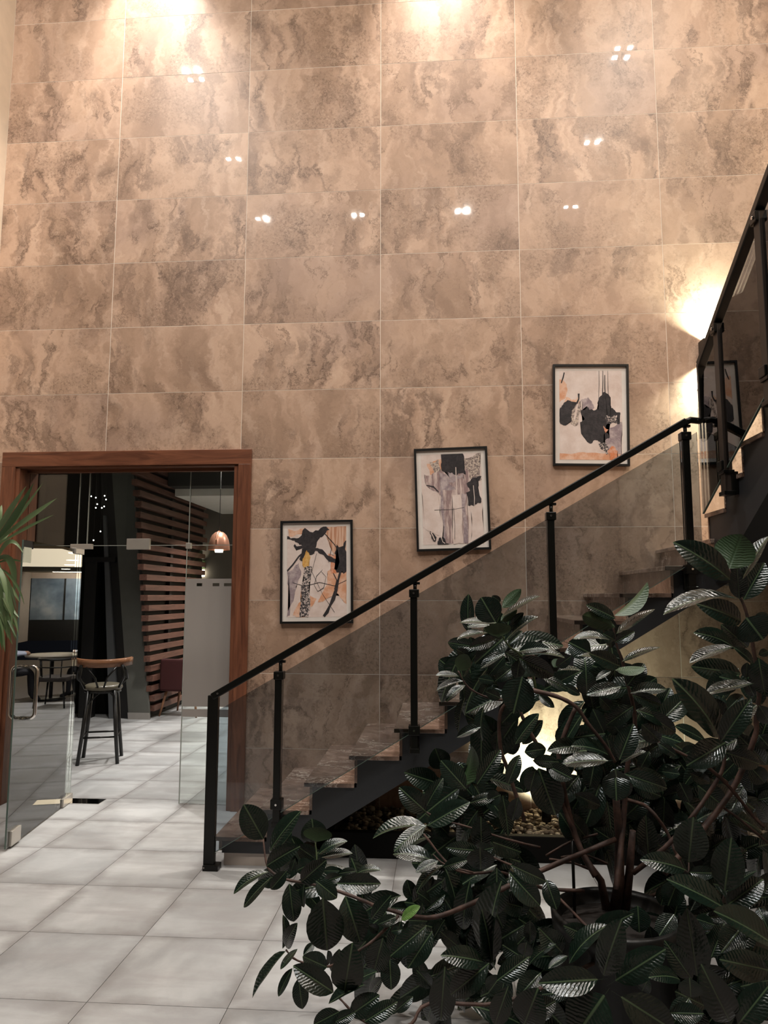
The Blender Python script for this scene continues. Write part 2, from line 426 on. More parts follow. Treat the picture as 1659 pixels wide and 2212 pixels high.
# frosted film on the right side pane
a = N('frosted_film'); a.t.nodes.remove(a.b)
df = a.n('ShaderNodeBsdfDiffuse', {'Color': (.50, .47, .45, 1)}); tl = a.n('ShaderNodeBsdfTranslucent', {'Color': (.62, .58, .56, 1)})
mx = a.n('ShaderNodeMixShader', {0: .55, 1: df.outputs[0], 2: tl.outputs[0]}); a.t.links.new(mx.outputs[0], a.out.inputs[0])
b = MB().box(-1.694, GX1, GY-.0075, GY-.0055, .80, 1.815); b.box(-1.694, GX1, GY-.0075, GY-.0055, 1.842, 1.88); b.box(-1.694, GX1, GY-.0075, GY-.0055, .715, .778)
for x0, x1 in ((-1.694, -1.60), (-1.55, -1.46), (-1.40, -1.36)): b.box(x0, x1, GY-.0075, GY-.0055, 1.815, 1.842)
b.build('frosted_film', a.mat, d1)
for x0, x1, z0, z1 in ((-2.745, -2.55, 2.14, 2.185), (-2.235, -2.03, 2.135, 2.23), (-1.705, -1.66, 2.14, 2.19)):
    MB().box(x0, x1, GY-.018, GY+.018, z0, z1).build('patch_fitting', M['steel'], d1, .003)
MB().box(-2.72, -2.36, .08, .23, .0, .006).build('floor_hinge_plate', M['chrome'], d1)
# open leaf
HG = Vector((-2.645, .15, 0)); FE = Vector((-2.4745, -1.055, 0))
dv = (FE-HG).normalized(); nv = Vector((-dv.y, dv.x, 0))
if nv.x < 0: nv = -nv
LL = (FE-HG).length
def lp(s, n, z): return HG + dv*s + nv*n + Vector((0, 0, z))
def lbox(b, s0, s1, n0, n1, z0, z1):
    vs = [lp(s, n, z) for z in (z0, z1) for n in (n0, n1) for s in (s0, s1)]
    b.add(vs, [(0,2,3,1),(4,5,7,6),(0,1,5,4),(2,6,7,3),(0,4,6,2),(1,3,7,5)]); return b
leaf = lbox(MB(), 0.0, LL, -.005, .005, .014, 2.13).build('door_leaf', M['leafgl'], d1); tag(leaf, 'clear glass leaf standing open')
lbox(MB(), LL, LL+.003, -.0055, .0055, .014, 2.13).build('leaf_edge', M['gedge'], leaf)
b = lbox(MB(), -.01, .2, -.02, .02, .005, .07); b.build('bottom_patch', M['steel'], leaf, .003)
lbox(MB(), -.01, .2, -.02, .02, 2.09, 2.14).build('top_patch', M['steel'], leaf, .003)
lbox(MB(), LL-.20, LL-.05, -.02, .02, .014, .115).build('bottom_lock', M['steel'], leaf, .003)
s0 = 1.06; zt, zb = 1.225, .86
for sg, nm in ((1, 'pull_handle'), (-1, 'pull_handle')):
    pts = []
    off = .085*sg
    pts += [lp(s0, .0, zt)]
    for q in range(6):
        an = q/5*math.pi/2
        pts.append(lp(s0, off-.035*sg+.035*sg*math.sin(an), zt-.035+.035*math.cos(an)))
    for q in range(6):
        an = q/5*math.pi/2
        pts.append(lp(s0, off-.035*sg+.035*sg*math.cos(an), zb+.035-.035*math.sin(an)))
    pts += [lp(s0, 0, zb)]
    MB().tube(pts, .013, 10).build(nm, M['chrome'], leaf)
# white notice stuck on the leaf
lbox(MB(), LL-.14, LL-.01, .0055, .0065, 1.97, 2.08).build('notice', plain('white_paper', (.75, .80, .66), .7), leaf)

# ------------------------------------------------------------------ STAIRCASE
RUN = .292; XN = -.977; YO = -1.21
def zt_(k): return .009+.1745*k
def xn(k): return XN+RUN*(k-1)
st = empty('staircase', (-.97, -1.2, 0), 'dark marble staircase with charcoal side climbing right along the stone wall', 'staircase')
tr = {}
for k in range(1, 12):
    x0 = xn(k); x1 = xn(k+1)+.036; z = zt_(k)
    MB().box(x0, x1, YO, -.002, z-.028, z).build('tread', M['emp'], st, .004)
    if k < 12:
        MB().box(x1-.0, x1+.018, YO+.012, -.002, z, zt_(k+1)-.028).build('riser', M['emp'], st)
MB().box(xn(1)+.03, xn(1)+.048, YO+.012, -.002, .095, zt_(1)-.028).build('riser', M['emp'], st)
LZ = zt_(12)
MB().box(xn(12), X1-.004, YO, -.002, LZ-.028, LZ).build('landing_slab', M['emp'], st, .004)
# solid charcoal body of lower flight + landing (profile in XZ)
prof = [(xn(1)+.05, .08)]
for k in range(1, 12):
    prof += [(xn(k)+.05, zt_(k)-.029), (xn(k+1)+.05, zt_(k)-.029)]
prof += [(xn(12)+.05, LZ-.029), (X1-.004, LZ-.029), (X1-.004, 1.82), (2.34, 1.82), (-.5, .085), (-.5, .08)]
MB().prism(prof, 1, -1.195, -.003).build('stair_body', M['string'], st)
MB().box(xn(1)+.06, -.35, -1.18, -.1, 0, .08).build('plinth', M['skirt'], st)
# upper flight towards the camera
UX = 2.262
def yn(k): return -1.09-RUN*(k-13)
for k in range(13, 21):
    z = zt_(k); y1 = yn(k); y0 = yn(k+1)-.036
    MB().box(UX-.014, X1-.004, y0, y1, z-.028, z).build('tread', M['emp'], st, .004)
    MB().box(UX-.004, X1-.004, y1-.05, y1-.032, zt_(k-1), z-.028).build('riser', M['emp'], st)
prof = []
for k in range(13, 21):
    prof += [(yn(k)-.05, zt_(k-1)-(.0 if k > 13 else .03)), (yn(k)-.05, zt_(k)-.029)]
prof += [(yn(21)-.05, zt_(20)-.029), (-5.4, zt_(20)-.029), (-5.4, zt_(20)-.34), (yn(21)-.05, zt_(20)-.34), (-1.19, 1.82)]
prof = [(yn(13)-.05, zt_(12)-.03)] + [(yn(13)-.05, zt_(13)-.029)]
for k in range(14, 21): prof += [(yn(k)-.05, zt_(k-1)-.029), (yn(k)-.05, zt_(k)-.029)]
prof += [(yn(21)-.05, zt_(20)-.029), (-5.4, zt_(20)-.029), (-5.4, zt_(20)-.36), (yn(21)-.05, zt_(20)-.36), (-1.197, 1.82), (-1.197, LZ-.03)]
MB().prism(prof, 0, UX, X1-.004).build('stair_body', M['string'], st)

# ------------------------------------------------------------------ RAILINGS
RY = -1.262
def rz(x): return 1.09+.578*(x+.973)
rl = empty('stair_railing', (-.985, RY, 0), 'black steel railing with smoked glass panels along the lower flight', 'railing')
MB().bar((-.995, RY, rz(-.995)-.0), (2.10, RY, rz(2.10)), .05, .045).build('handrail', M['black'], rl, .006)
MB().bar((-.987, RY, .0), (-.987, RY, rz(-.987)+.005), .045, .07, up=(1, 0, 0)).build('newel_post', M['black'], rl, .004)
MB().box(-1.02, -.92, RY-.04, RY+.04, 0, .035).build('foot_plate', M['black'], rl, .003)
MB().tube([(-1.011, RY-.002, .02), (-1.013, RY-.04, .02)], .006, 8).build('screw', M['chrome'], rl)
MB().tube([(-.955, RY-.028, rz(-.955)), (-.955, RY-.0285, rz(-.955)), (-.955, RY-.031, rz(-.955))], .007, 8).build('screw', M['chrome'], rl)
PX = [(-.555, 1.256, .285), (.325, 1.787, .755), (1.213, 2.285, 1.24), (2.085, 2.80, 1.775)]
for x, zt1, zb1 in PX:
    p = MB().box(x-.022, x+.022, RY-.035, RY+.035, zb1, zt1-.035).build('post', M['black'], rl, .003)
    MB().box(x-.03, x+.034, RY-.042, RY+.03, zt1-.062, zt1-.01).build('clamp', M['black'], p, .004)
    MB().tube([(x, RY-.041, zt1-.035), (x, RY-.047, zt1-.035)], .007, 8).build('screw', M['chrome'], p)
    zr = rz(x)-.02
    MB().tube([(x+.008, RY, zt1-.04), (x+.008, RY, zr)], .012, 10).build('stem', M['black'], p)
    MB().box(x-.028, x+.04, RY-.016, RY+.016, zr-.012, zr+.004).build('saddle', M['black'], p, .002)
    zc = zb1+.13
    MB().box(x-.036, x+.036, RY-.042, RY+.03, zc-.03, zc+.03).build('clamp', M['black'], p, .004)
    MB().tube([(x, RY-.041, zc), (x, RY-.047, zc)], .007, 8).build('screw', M['chrome'], p)
    b = MB().box(x-.03, x+.03, RY+.02, -1.197, zb1+.0, zb1+.15); b.box(x-.028, x+.034, RY-.042, RY+.04, zb1-.01, zb1+.02)
    b.build('bracket', M['black'], p, .003)
# glass panels between posts
def gpanel(x0, x1, parent):
    zt0, zt1_ = rz(x0)-.11, rz(x1)-.11
    zb0, zb1_ = .1+.604*(x0+.96), .1+.604*(x1+.96)
    g = MB().prism([(x0, zb0), (x1, zb1_), (x1, zt1_), (x0, zt0)], 1, RY-.005, RY+.005).build('glass_panel', M['smoke'], parent)
    MB().bar((x0, RY, zb0), (x1, RY, zb1_), .011, .004).build('panel_edge', M['gedge'], g)
    return g
gx = [-.962, -.555, .325, 1.213, 2.085, 2.165]
for i in range(5):
    if i == 4: gpanel(gx[4]+.023, gx[5], rl)
    elif i == 0: gpanel(gx[0], gx[1]-.023, rl)
    else: gpanel(gx[i]+.023, gx[i+1]-.023, rl)
b = MB().tube([(2.09, RY, rz(2.09)-.005), (2.13, RY, 2.875), (2.19, RY+.01, 2.87), (2.235, RY+.03, 2.905)], .022, 10)
b.build('rail_elbow', M['black'], rl)
b = MB()
for q in (2.10, 2.17): b.tube([(q, RY-.021, 2.872), (q, RY-.026, 2.872)], .005, 6)
b.build('screw', M['chrome'], rl)

ru = empty('upper_stair_railing', (2.2, -1.3, LZ), 'black steel railing with smoked glass climbing steeply at the right edge', 'railing')
RX = 2.205
def ruz(y): return 3.245+.588*(-1.30-y)
MB().bar((RX, -1.285, ruz(-1.285)), (RX, -5.3, ruz(-5.3)), .055, .05).build('handrail', M['black'], ru, .006)
MB().bar((RX+.01, -1.265, 2.88), (RX, -1.285, ruz(-1.285)+.01), .035, .05, up=(1, 0, 0)).build('end_post', M['black'], ru, .004)
for y in (-1.60, -2.235, -3.1, -4.0, -4.9):
    zt1 = ruz(y)-.06; zl = LZ+.604*(-1.14-y)
    p = MB().box(RX-.02, RX+.025, y-.035, y+.035, zl-.03, zt1+.02).build('post', M['brown'], ru, .003)
    MB().box(RX-.036, RX+.03, y-.03, y+.045, zt1-.03, zt1+.03).build('clamp', M['black'], p, .005)
    MB().tube([(RX-.036, y, zt1), (RX-.044, y, zt1)], .01, 8).build('screw', M['chrome'], p)
    MB().box(RX-.036, RX+.03, y-.03, y+.045, zl+.10, zl+.16).build('clamp', M['black'], p, .005)
    b = MB().box(RX-.03, RX+.035, y-.045, y+.045, zl-.05, zl-.025); b.box(RX-.03, RX+.035, y-.045, y+.045, zl+.08, zl+.10)
    b.box(RX+.015, UX+.0, y-.04, y+.04, zl-.045, zl+.09)
    b.build('bracket', M['black'], p, .003)
def ug(y0, y1):
    g = MB().prism([(y0, ruz(y0)-.10), (y1, ruz(y1)-.10), (y1, LZ+.165+.52*(-1.20-y1)), (y0, LZ+.165+.52*(-1.20-y0))], 0, RX-.005, RX+.005).build('glass_panel', M['smoke'], ru)
    MB().bar((RX, y0, LZ+.165+.52*(-1.20-y0)), (RX, y1, LZ+.165+.52*(-1.20-y1)), .012, .006).build('panel_edge', M['gedge'], g)
ug(-1.20, -2.2); ug(-2.27, -3.06); ug(-3.14, -3.96); ug(-4.04, -4.86)

# ------------------------------------------------------------------ SCONCE
sc = empty('wall_sconce', (2.75, 0, 3.67), 'dark brown box wall light shining up and down behind the railing', 'light')
b = MB().box(2.655, 2.85, -.115, -.103, 3.67, 3.83); b.box(2.655, 2.667, -.103, 0, 3.67, 3.83); b.box(2.838, 2.85, -.103, 0, 3.67, 3.83)
b.build('lamp_body', M['brown'], sc)
MB().box(2.70, 2.80, -.08, -.03, 3.72, 3.78).build('lamp_core', M['lens'], sc)
area('sconce_up', (0, -.055, .152), .07, P_SCONCE, COOLW, (R(180), 0, 0), .06, R(125), sc)
area('sconce_down', (0, -.055, .008), .07, P_SCONCE, COOLW, (0, 0, 0), .06, R(125), sc)

# ------------------------------------------------------------------ PICTURES
def stone_like(name, cols, sc, lo=.42, hi=.6, det=6, rough=.7, st=(1, 1, 1)):
    a = N(name); tc = a.obj(False, st)
    a.bs(base=a.ramp(a.noise(tc, sc, det, .7).outputs[0], [(lo, cols[0]), (hi, cols[1])]), rough=rough); return a.mat
INK = stone_like('print_ink', ((.012, .010, .012), (.035, .028, .032)), 30)
DRY = stone_like('print_dry_ink', ((.03, .026, .03), (.62, .52, .48)), 90, .5, .56)
PAPER = stone_like('print_paper', ((.62, .50, .45), (.74, .64, .60)), 7, .35, .65)
PEACH = stone_like('print_peach', ((.62, .30, .17), (.72, .48, .36)), 9)
STRIPE = stone_like('print_striped_peach', ((.50, .24, .14), (.68, .46, .34)), 10, .45, .55, 2, .7, (6, 1, .3))
OCHRE = stone_like('print_ochre', ((.55, .26, .04), (.68, .42, .14)), 25)
MAUVE = stone_like('print_mauve', ((.26, .20, .22), (.48, .40, .40)), 12)
HAZE = stone_like('print_haze', ((.28, .19, .19), (.62, .50, .46)), 14, .45, .6, 8, .7, (3, 1, .4))
GRIT = stone_like('print_grit', ((.16, .12, .12), (.60, .50, .42)), 70, .42, .58)
ORANGE = stone_like('print_orange', ((.60, .20, .08), (.68, .42, .32)), 16)
PM = [INK, DRY, PAPER, PEACH, STRIPE, OCHRE, MAUVE, HAZE, GRIT, ORANGE]
def rough_poly(pts, amp, it=3, rnd=random):
    p = [Vector((a, b)) for a, b in pts]
    for k in range(it):
        q = []
        for i in range(len(p)):
            a, b = p[i], p[(i+1) % len(p)]; d = b-a
            mm = (a+b)/2 + Vector((-d.y, d.x))*rnd.uniform(-amp, amp)
            q += [a, mm]
        p = q
    return p
def clampv(v): return min(max(v, 0), 1)
def picture(cx, cz, rot, W_, H_, art, label):
    root = empty('framed_print', (cx, 0, cz), label, 'picture', 'framed abstract prints above the stairs')
    root.rotation_euler = (0, -R(rot), 0)
    hw, hh = W_/2, H_/2; fw = .018
    def part(b, nm, mt, bev=0):
        o = bpy.data.objects.new(nm, b.mesh(nm, mt)); C.objects.link(o); o.parent = root
        if bev: bb = o.modifiers.new('b', 'BEVEL'); bb.width = bev; bb.segments = 1
        return o
    b = MB()
    b.box(-hw, hw, -.034, -.002, hh-fw, hh); b.box(-hw, hw, -.034, -.002, -hh, -hh+fw)
    b.box(-hw, -hw+fw, -.034, -.002, -hh+fw, hh-fw); b.box(hw-fw, hw, -.034, -.002, -hh+fw, hh-fw)
    part(b, 'frame', M['pframe'])
    part(MB().box(-hw+fw-.002, hw-fw+.002, -.016, -.012, -hh+fw-.002, hh-fw+.002), 'mount', M['mat'])
    mx, mz = .055, .052
    iw, ih = hw-mx, hh-mz
    b = MB(); b.box(-iw, iw, -.0168, -.016, -ih, ih, 2)
    y = -.0170
    rnd = random.Random(int(abs(cx)*1000))
    for kind, mi, pts, arg in art:
        if kind == 'p':
            q = rough_poly(pts, arg, 3, rnd)
        else:
            # stroke: ribbon with varying width
            L_ = []; Rr = []
            n = len(pts)
            for i in range(n):
                a = Vector(pts[max(i-1, 0)]); c = Vector(pts[min(i+1, n-1)]); d = (c-a).normalized()
                pp = Vector(pts[i]); ww = arg*(.6+.8*rnd.random())
                L_.append(pp+Vector((-d.y, d.x))*ww); Rr.append(pp-Vector((-d.y, d.x))*ww)
            q = L_+Rr[::-1]
        q = [(clampv(p[0]), clampv(p[1])) for p in q]
        vs = [Vector((-iw+2*iw*p[0], y, ih-2*ih*p[1])) for p in q]
        y -= .00012
        # triangulate outline
        bm = bmesh.new(); bv = [bm.verts.new(v) for v in vs]
        try:
            if kind == 'p':
                f = bm.faces.new(bv); bmesh.ops.triangulate(bm, faces=[f])
            else:
                n2 = len(bv)//2
                for i in range(n2-1): bm.faces.new((bv[i], bv[i+1], bv[len(bv)-2-i], bv[len(bv)-1-i]))
        except ValueError: pass
        bm.verts.index_update()
        b.add([v.co.copy() for v in bm.verts], [[v.index for v in f.verts] for f in bm.faces], mi)
        bm.free()
    me = bpy.data.meshes.new('print'); me.from_pydata(b.v, [], b.f)
    for mt in PM: me.materials.append(mt)
    me.polygons.foreach_set('material_index', b.m)
    o = bpy.data.objects.new('print', me); C.objects.link(o); o.parent = root
    return root
art1 = [('p', 3, [(.02,.02),(.3,.01),(.28,.09),(.03,.11)], .1), ('p', 4, [(.62,.02),(1,0),(1,.36),(.85,.38),(.72,.22)], .05),
 ('p', 6, [(0,.5),(.2,.4),(.24,.5),(.14,.72),(.05,.98),(0,1)], .15), ('p', 3, [(.68,.5),(1,.42),(1,.86),(.84,.74),(.52,.84),(.66,.66)], .12),
 ('p', 9, [(.7,.3),(.98,.3),(.98,.5),(.74,.52)], .2), ('p', 3, [(.28,.6),(.5,.8),(.3,1),(.1,.98)], .2),
 ('p', 0, [(0,.10),(.25,.09),(.3,.01),(.66,0),(.72,.04),(.56,.12),(.5,.2),(.46,.3),(.32,.3),(.24,.2),(.12,.15),(0,.14)], .18),
 ('p', 0, [(.42,.2),(.62,.27),(.9,.36),(.97,.42),(.9,.44),(.62,.32),(.4,.27)], .12),
 ('s', 0, [(.3,.28),(.2,.33),(.1,.42),(0,.49)], .012), ('s', 0, [(.28,.22),(.16,.24),(.12,.2)], .02), ('p', 0, [(.25,.25),(.34,.22),(.26,.38),(.2,.36)], .2),
 ('p', 0, [(.84,.2),(.95,.22),(1,.16),(1,.5),(.9,.5),(.78,.48),(.88,.38),(.8,.3)], .3),
 ('p', 5, [(.27,.35),(.33,.26),(.4,.34),(.38,.47),(.3,.46),(.26,.43)], .15),
 ('p', 1, [(.30,.45),(.42,.44),(.38,.62),(.39,.8),(.36,1),(.21,1),(.25,.8),(.24,.66)], .1),
 ('s', 0, [(.9,.5),(.86,.6),(.83,.7),(.78,.8),(.72,.88),(.68,.94),(.62,1)], .022), ('s', 0, [(.78,.52),(.84,.6),(.8,.7)], .01),
 ('s', 0, [(.6,.48),(.5,.55),(.46,.65),(.52,.72),(.62,.68),(.66,.56),(.58,.5)], .003), ('s', 0, [(.1,.62),(.3,.66),(.55,.62),(.8,.66),(1,.6)], .003),
 ('s', 0, [(.5,.3),(.42,.5),(.6,.75),(.8,.95)], .003), ('s', 0, [(.6,.05),(.8,.2),(.95,.35)], .006), ('s', 0, [(.68,.1),(.75,.25),(.7,.4)], .004)]
art2 = [('p', 3, [(.1,.1),(.4,.06),(.45,.2),(.2,.3)], .2), ('p', 8, [(.66,.05),(1,0),(1,.3),(.84,.3),(.72,.22)], .15), ('p', 8, [(.15,.08),(.3,.06),(.34,.2),(.22,.22)], .2),
 ('p', 7, [(.05,.22),(.35,.18),(.72,.15),(.84,.34),(.72,.5),(.3,.46),(.1,.36)], .15),
 ('p', 6, [(.3,.2),(.62,.24),(.6,.6),(.55,1),(.3,1),(.34,.6)], .1), ('p', 7, [(.34,.4),(.74,.4),(.74,1),(.34,1)], .06),
 ('p', 0, [(.34,0),(.7,0),(.72,.1),(.74,.24),(.62,.22),(.5,.3),(.42,.2),(.34,.18)], .18), ('p', 6, [(.45,.2),(.7,.22),(.74,.34),(.6,.36),(.46,.32)], .2),
 ('p', 0, [(.78,.32),(1,.26),(.98,.55),(.86,.6),(.76,.58),(.7,.42)], .2), ('p', 7, [(.45,.32),(.75,.3),(.8,.42),(.6,.46)], .2),
 ('p', 2, [(0,.42),(.26,.44),(.3,.7),(.26,.9),(0,.8)], .1), ('p', 2, [(.8,.64),(1,.6),(1,1),(.78,1)], .08), ('p', 2, [(.50,.46),(.64,.46),(.66,1),(.5,1)], .08),
 ('s', 6, [(.34,.4),(.33,.6),(.36,.8),(.35,.98)], .02), ('s', 6, [(.7,.45),(.68,.6),(.71,.8),(.7,.99)], .03), ('s', 7, [(.42,.42),(.43,.7),(.42,.95)], .02), ('s', 2, [(.58,.15),(.58,.4),(.58,.5)], .006),
 ('s', 2, [(.86,.36),(.87,.5),(.86,.6)], .006), ('s', 0, [(.2,.62),(.5,.62),(.7,.6)], .003), ('s', 0, [(.52,.6),(.53,.8),(.52,.95)], .003), ('s', 0, [(.08,.34),(.2,.36),(.28,.42)], .006),
 ('p', 0, [(.12,.84),(.17,.87),(.22,.92),(.2,.97),(.14,.93)], .2), ('p', 0, [(.26,.93),(.33,.9),(.36,.96),(.42,1),(.24,1)], .25), ('s', 2, [(.13,.86),(.16,.9),(.19,.95)], .007), ('s', 2, [(.3,.92),(.32,.97),(.36,.99)], .006)]
art3 = [('p', 3, [(0,.1),(.12,.15),(.1,.3),(0,.36)], .2), ('p', 3, [(0,.93),(.5,.92),(1,.94),(1,1),(0,1)], .04), ('p', 3, [(.1,.3),(.3,.3),(.34,.4),(.1,.42)], .2),
 ('p', 6, [(.74,.62),(1,.58),(1,.95),(.9,.9),(.64,.82)], .15), ('p', 6, [(.34,.33),(.46,.3),(.56,.42),(.5,.5),(.36,.46)], .2),
 ('p', 0, [(.33,.45),(.44,.40),(.55,.45),(.63,.44),(.64,.3),(.72,.24),(.82,.3),(.83,.42),(.97,.47),(.96,.6),(.82,.58),(.74,.62),(.8,.75),(.66,.79),(.5,.82),(.4,.76),(.34,.68),(.33,.58),(.4,.55)], .2),
 ('p', 0, [(.01,.42),(.08,.36),(.2,.35),(.29,.36),(.24,.46),(.19,.52),(.2,.58),(.1,.62),(0,.58)], .2), ('p', 8, [(.2,.45),(.34,.34),(.3,.6),(.18,.6)], .2), ('s', 2, [(.3,.35),(.27,.45),(.24,.55)], .014),
 ('p', 1, [(.74,.5),(.92,.5),(.94,.58),(.76,.6)], .2), ('p', 0, [(.55,.66),(.72,.7),(.74,.9),(.66,.86)], .2), ('p', 1, [(.62,.82),(.72,.8),(.78,.92),(.74,.94)], .2),
 ('p', 9, [(.76,.9),(.88,.86),(.93,.98),(.8,1)], .25), ('p', 9, [(.7,.62),(.78,.66),(.74,.7)], .2),
 ('s', 0, [(.64,0),(.64,.15),(.63,.32)], .004), ('s', 0, [(.70,0),(.7,.12),(.69,.3)], .005), ('s', 0, [(.73,.05),(.73,.2),(.74,.3)], .006), ('s', 0, [(.78,0),(.78,.2),(.79,.3)], .003),
 ('s', 0, [(.31,.26),(.31,.32),(.28,.37)], .012), ('s', 0, [(.08,.02),(.06,.08),(.03,.14)], .008)]
picture((-.83-.225)/2, 1.935, .7, .61, .855, art1, 'black framed abstract print with orange, ochre and black strokes, lowest of the three')
picture((.285+.919)/2, 2.537, 1.5, .61, .86, art2, 'black framed abstract print with grey pink drips, middle of the three')
picture((1.453+2.055)/2, 3.228, -1.25, .62, .86, art3, 'black framed abstract print with a large black blot, highest of the three')
# ------------------------------------------------------------------ PEBBLE BED UNDER THE STAIRS
bd = empty('pebble_bed', (1.5, -.5, 0), 'pebble filled planting bed with black kerb under the stairs', 'bed')
b = MB().box(-.30, X1-.01, -.99, -.93, 0, .165); b.box(-.30, -.25, -.93, -.004, 0, .12); b.build('kerb', M['curb'], bd, .006)
MB().box(-.26, X1-.01, -.93, -.004, 0, .03).build('soil', plain('bed_soil', (.05, .035, .025), .95), bd)
b = MB(); rp = random.Random(3)
ico = bmesh.new(); bmesh.ops.create_icosphere(ico, subdivisions=1, radius=1); iv = [v.co.copy() for v in ico.verts]; ifc = [[v.index for v in f.verts] for f in ico.faces]; ico.free()
for q in range(2600):
    x = rp.uniform(-.2, 3.4); y = rp.uniform(-.90, -.03); s = rp.uniform(.016, .036)
    if y < -.6 and x > 1.6: s *= 1.1
    Mx = Matrix.Translation((x, y, .032+rp.uniform(0, .045))) @ Matrix.Rotation(rp.uniform(0, 6.3), 4, 'Z') @ Matrix.Rotation(rp.uniform(-.5, .5), 4, 'X') @ Matrix.Diagonal((s, s*rp.uniform(.6, .9), s*rp.uniform(.4, .65), 1))
    b.add([Mx @ v for v in iv], ifc, 0, True)
pb = N('pebble'); g_ = pb.n('ShaderNodeNewGeometry').outputs['Random Per Island']
pb.bs(base=pb.ramp(g_, [(0, (.16, .12, .08)), (.5, (.34, .27, .20)), (.85, (.48, .40, .31)), (1, (.62, .56, .47))]), rough=.6)
o = b.build('pebbles', pb.mat, bd); o['kind'] = 'stuff'
for i, (x, y, pw, tx, tz, lab) in enumerate(((1.26, -.42, P_GROUND, 1.32, .55, 'small black ground spotlight glaring on the wall behind the rubber plant'),
                                    (2.36, -.34, P_GROUND*.16, 2.36, .5, 'small black ground spotlight at the right under the landing'))):
    t = empty('ground_spotlight', (x, y, .03), lab, 'light')
    MB().tube([(x, y, .03), (x, y, .13)], .008).build('spike', M['black'], t)
    dd = (Vector((tx, 0, tz))-Vector((x, y, .16))).normalized()
    c0 = Vector((x, y, .16))
    MB().tube([c0-dd*.06, c0+dd*.05], .035, 14).build('lamp_head', M['black'], t)
    MB().tube([c0+dd*.05, c0+dd*.054], .028, 14).build('lens', M['lens'], t)
    spot('ground_beam', tuple(c0+dd*.07), (tx, 0, tz), pw, (.88, 1.0, .76), 118, .7, .03, t)

# ------------------------------------------------------------------ CAFE BEHIND THE DOOR
grey = plain('cafe_grey_plaster', (.10, .10, .088), .85); dark = plain('cafe_dark', (.016, .015, .012), .7)
CY1 = 24
tag(MB().box(-8.5, -8.3, .26, CY1, 0, 3.9).build('wall_cafe_left', dark, raw=True), kind='structure')
tag(MB().box(3.7, 3.9, .26, CY1, 0, 3.9).build('wall_cafe_right', M['cream'], raw=True), kind='structure')
tag(MB().box(-8.3, X0-.2, .1, .3, 0, 3.9).build('wall_cafe_front', M['white'], raw=True), kind='structure')
far = N('cafe_far_window'); tc = far.obj(False)
fz = far.n('ShaderNodeSeparateXYZ', {0: tc}).outputs[2]
far.bs(base=far.ramp(far.noise(tc, .8, 6, .6).outputs[0], [(.35, (.10, .15, .19)), (.55, (.26, .33, .38)), (.7, (.5, .55, .55))]), rough=.5)
tag(MB().box(-2.6, 3.7, CY1, CY1+.2, 2.4, 3.9).build('wall_cafe_far', M['cream'], raw=True), kind='structure')
wf = empty('window_1', (1, CY1, .8), kind='structure')
for q in range(5):
    xa = -2.6+q*1.26
    MB().box(xa+.03, xa+1.23, CY1, CY1+.02, .8, 2.4).build('pane', far.mat, wf)
    MB().box(xa-.03, xa+.03, CY1-.04, CY1+.04, .8, 2.4).build('mullion', dark, wf)
tag(MB().box(-2.6, 3.7, CY1, CY1+.2, 0, .8).build('trim_1', dark, raw=True), kind='structure')
tag(MB().box(-8.3, 3.7, .26, 7.6, 3.75, 3.9).build('ceiling_cafe', plain('cafe_ceiling', (.42, .40, .36), .8), raw=True), kind='structure')
tag(MB().box(-2.6, 3.7, 7.6, CY1, 2.62, 3.9).build('ceiling_cafe_low', plain('cafe_low_ceiling', (.60, .50, .33), .8), raw=True), kind='structure')
tag(MB().box(-8.3, -2.6, 7.2, 7.4, 0, 3.75).build('wall_cafe_partition', plain('cafe_curtain_wall', (.15, .125, .10), .8), raw=True), kind='structure')
tag(MB().box(-2.6, -2.4, 7.2, 9.0, 0, 3.75).build('wall_cafe_pier', M['cream'], raw=True), kind='structure')
for (x, y, sl) in ((-.74, 9.54, 'nearest the entrance'), (-.03, 12.8, 'second from the entrance'), (.65, 15.82, 'third from the entrance'), (1.5, 19.45, 'fourth from the entrance'), (1.08, 21.7, 'nearest the far window')):
    t = empty('cafe_downlight', (x, y, 2.62), 'round downlight in the low cafe ceiling, '+sl, 'light', 'cafe downlights')
    MB().lathe([(.0001, -.012), (.13, -.012), (.15, 0)], (x, y, 2.618), 20).build('lamp', emit('disc_lamp', (1, .93, .8), 10), t)
area('cafe_low_light', (.6, 12, 2.58), 3.0, P_CAFE*6, (1, .86, .62), sy=9)
t = empty('added_far_light', (.6, 22.6, 2.62), 'added strip light brightening the blue-grey far window wall', 'light')  # added fill light so the far wall is bright enough in the door leaf
MB().box(-1.4, 2.6, 22.5, 22.7, 2.6, 2.62).build('lamp', M['lens'], t)
area('far_wall_fill', (0, 0, -.04), 4, 260, NEUT, (R(50), 0, 0), .2, parent=t)
for (x, y, pw, sl) in ((-2.7, 1.3, 1.0, 'just inside the glass door'), (-2.05, 3.0, 1.25, 'beside the copper pendant'), (-.6, 3.2, .8, 'behind the frosted pane'), (-2.6, 5.3, .9, 'in front of the slatted screen'), (-.9, 6.2, 1.8, 'over the round table')):
    cz = 3.75 if y < 4.5 else 3.25
    t = empty('cafe_spotlight', (x, y, cz), 'recessed square cafe ceiling spotlight '+sl, 'light', 'cafe ceiling spotlights')
    MB().box(x-.08, x+.08, y-.08, y+.08, cz-.012, cz).build('lamp', M['lens'], t)
    area('cafe_beam', (0, 0, -.02), .14, P_CAFE*pw, (1, .96, .90), spread=R(120), parent=t)
# dark ceiling beam seen through the transom
tag(MB().box(-3.54, 3.7, 4.45, 4.75, 3.36, 3.75).build('trim_2', dark, raw=True), kind='structure')
tag(MB().box(-3.54, 3.7, 4.75, 7.2, 3.25, 3.75).build('ceiling_cafe_soffit', M['white'], raw=True), kind='structure')

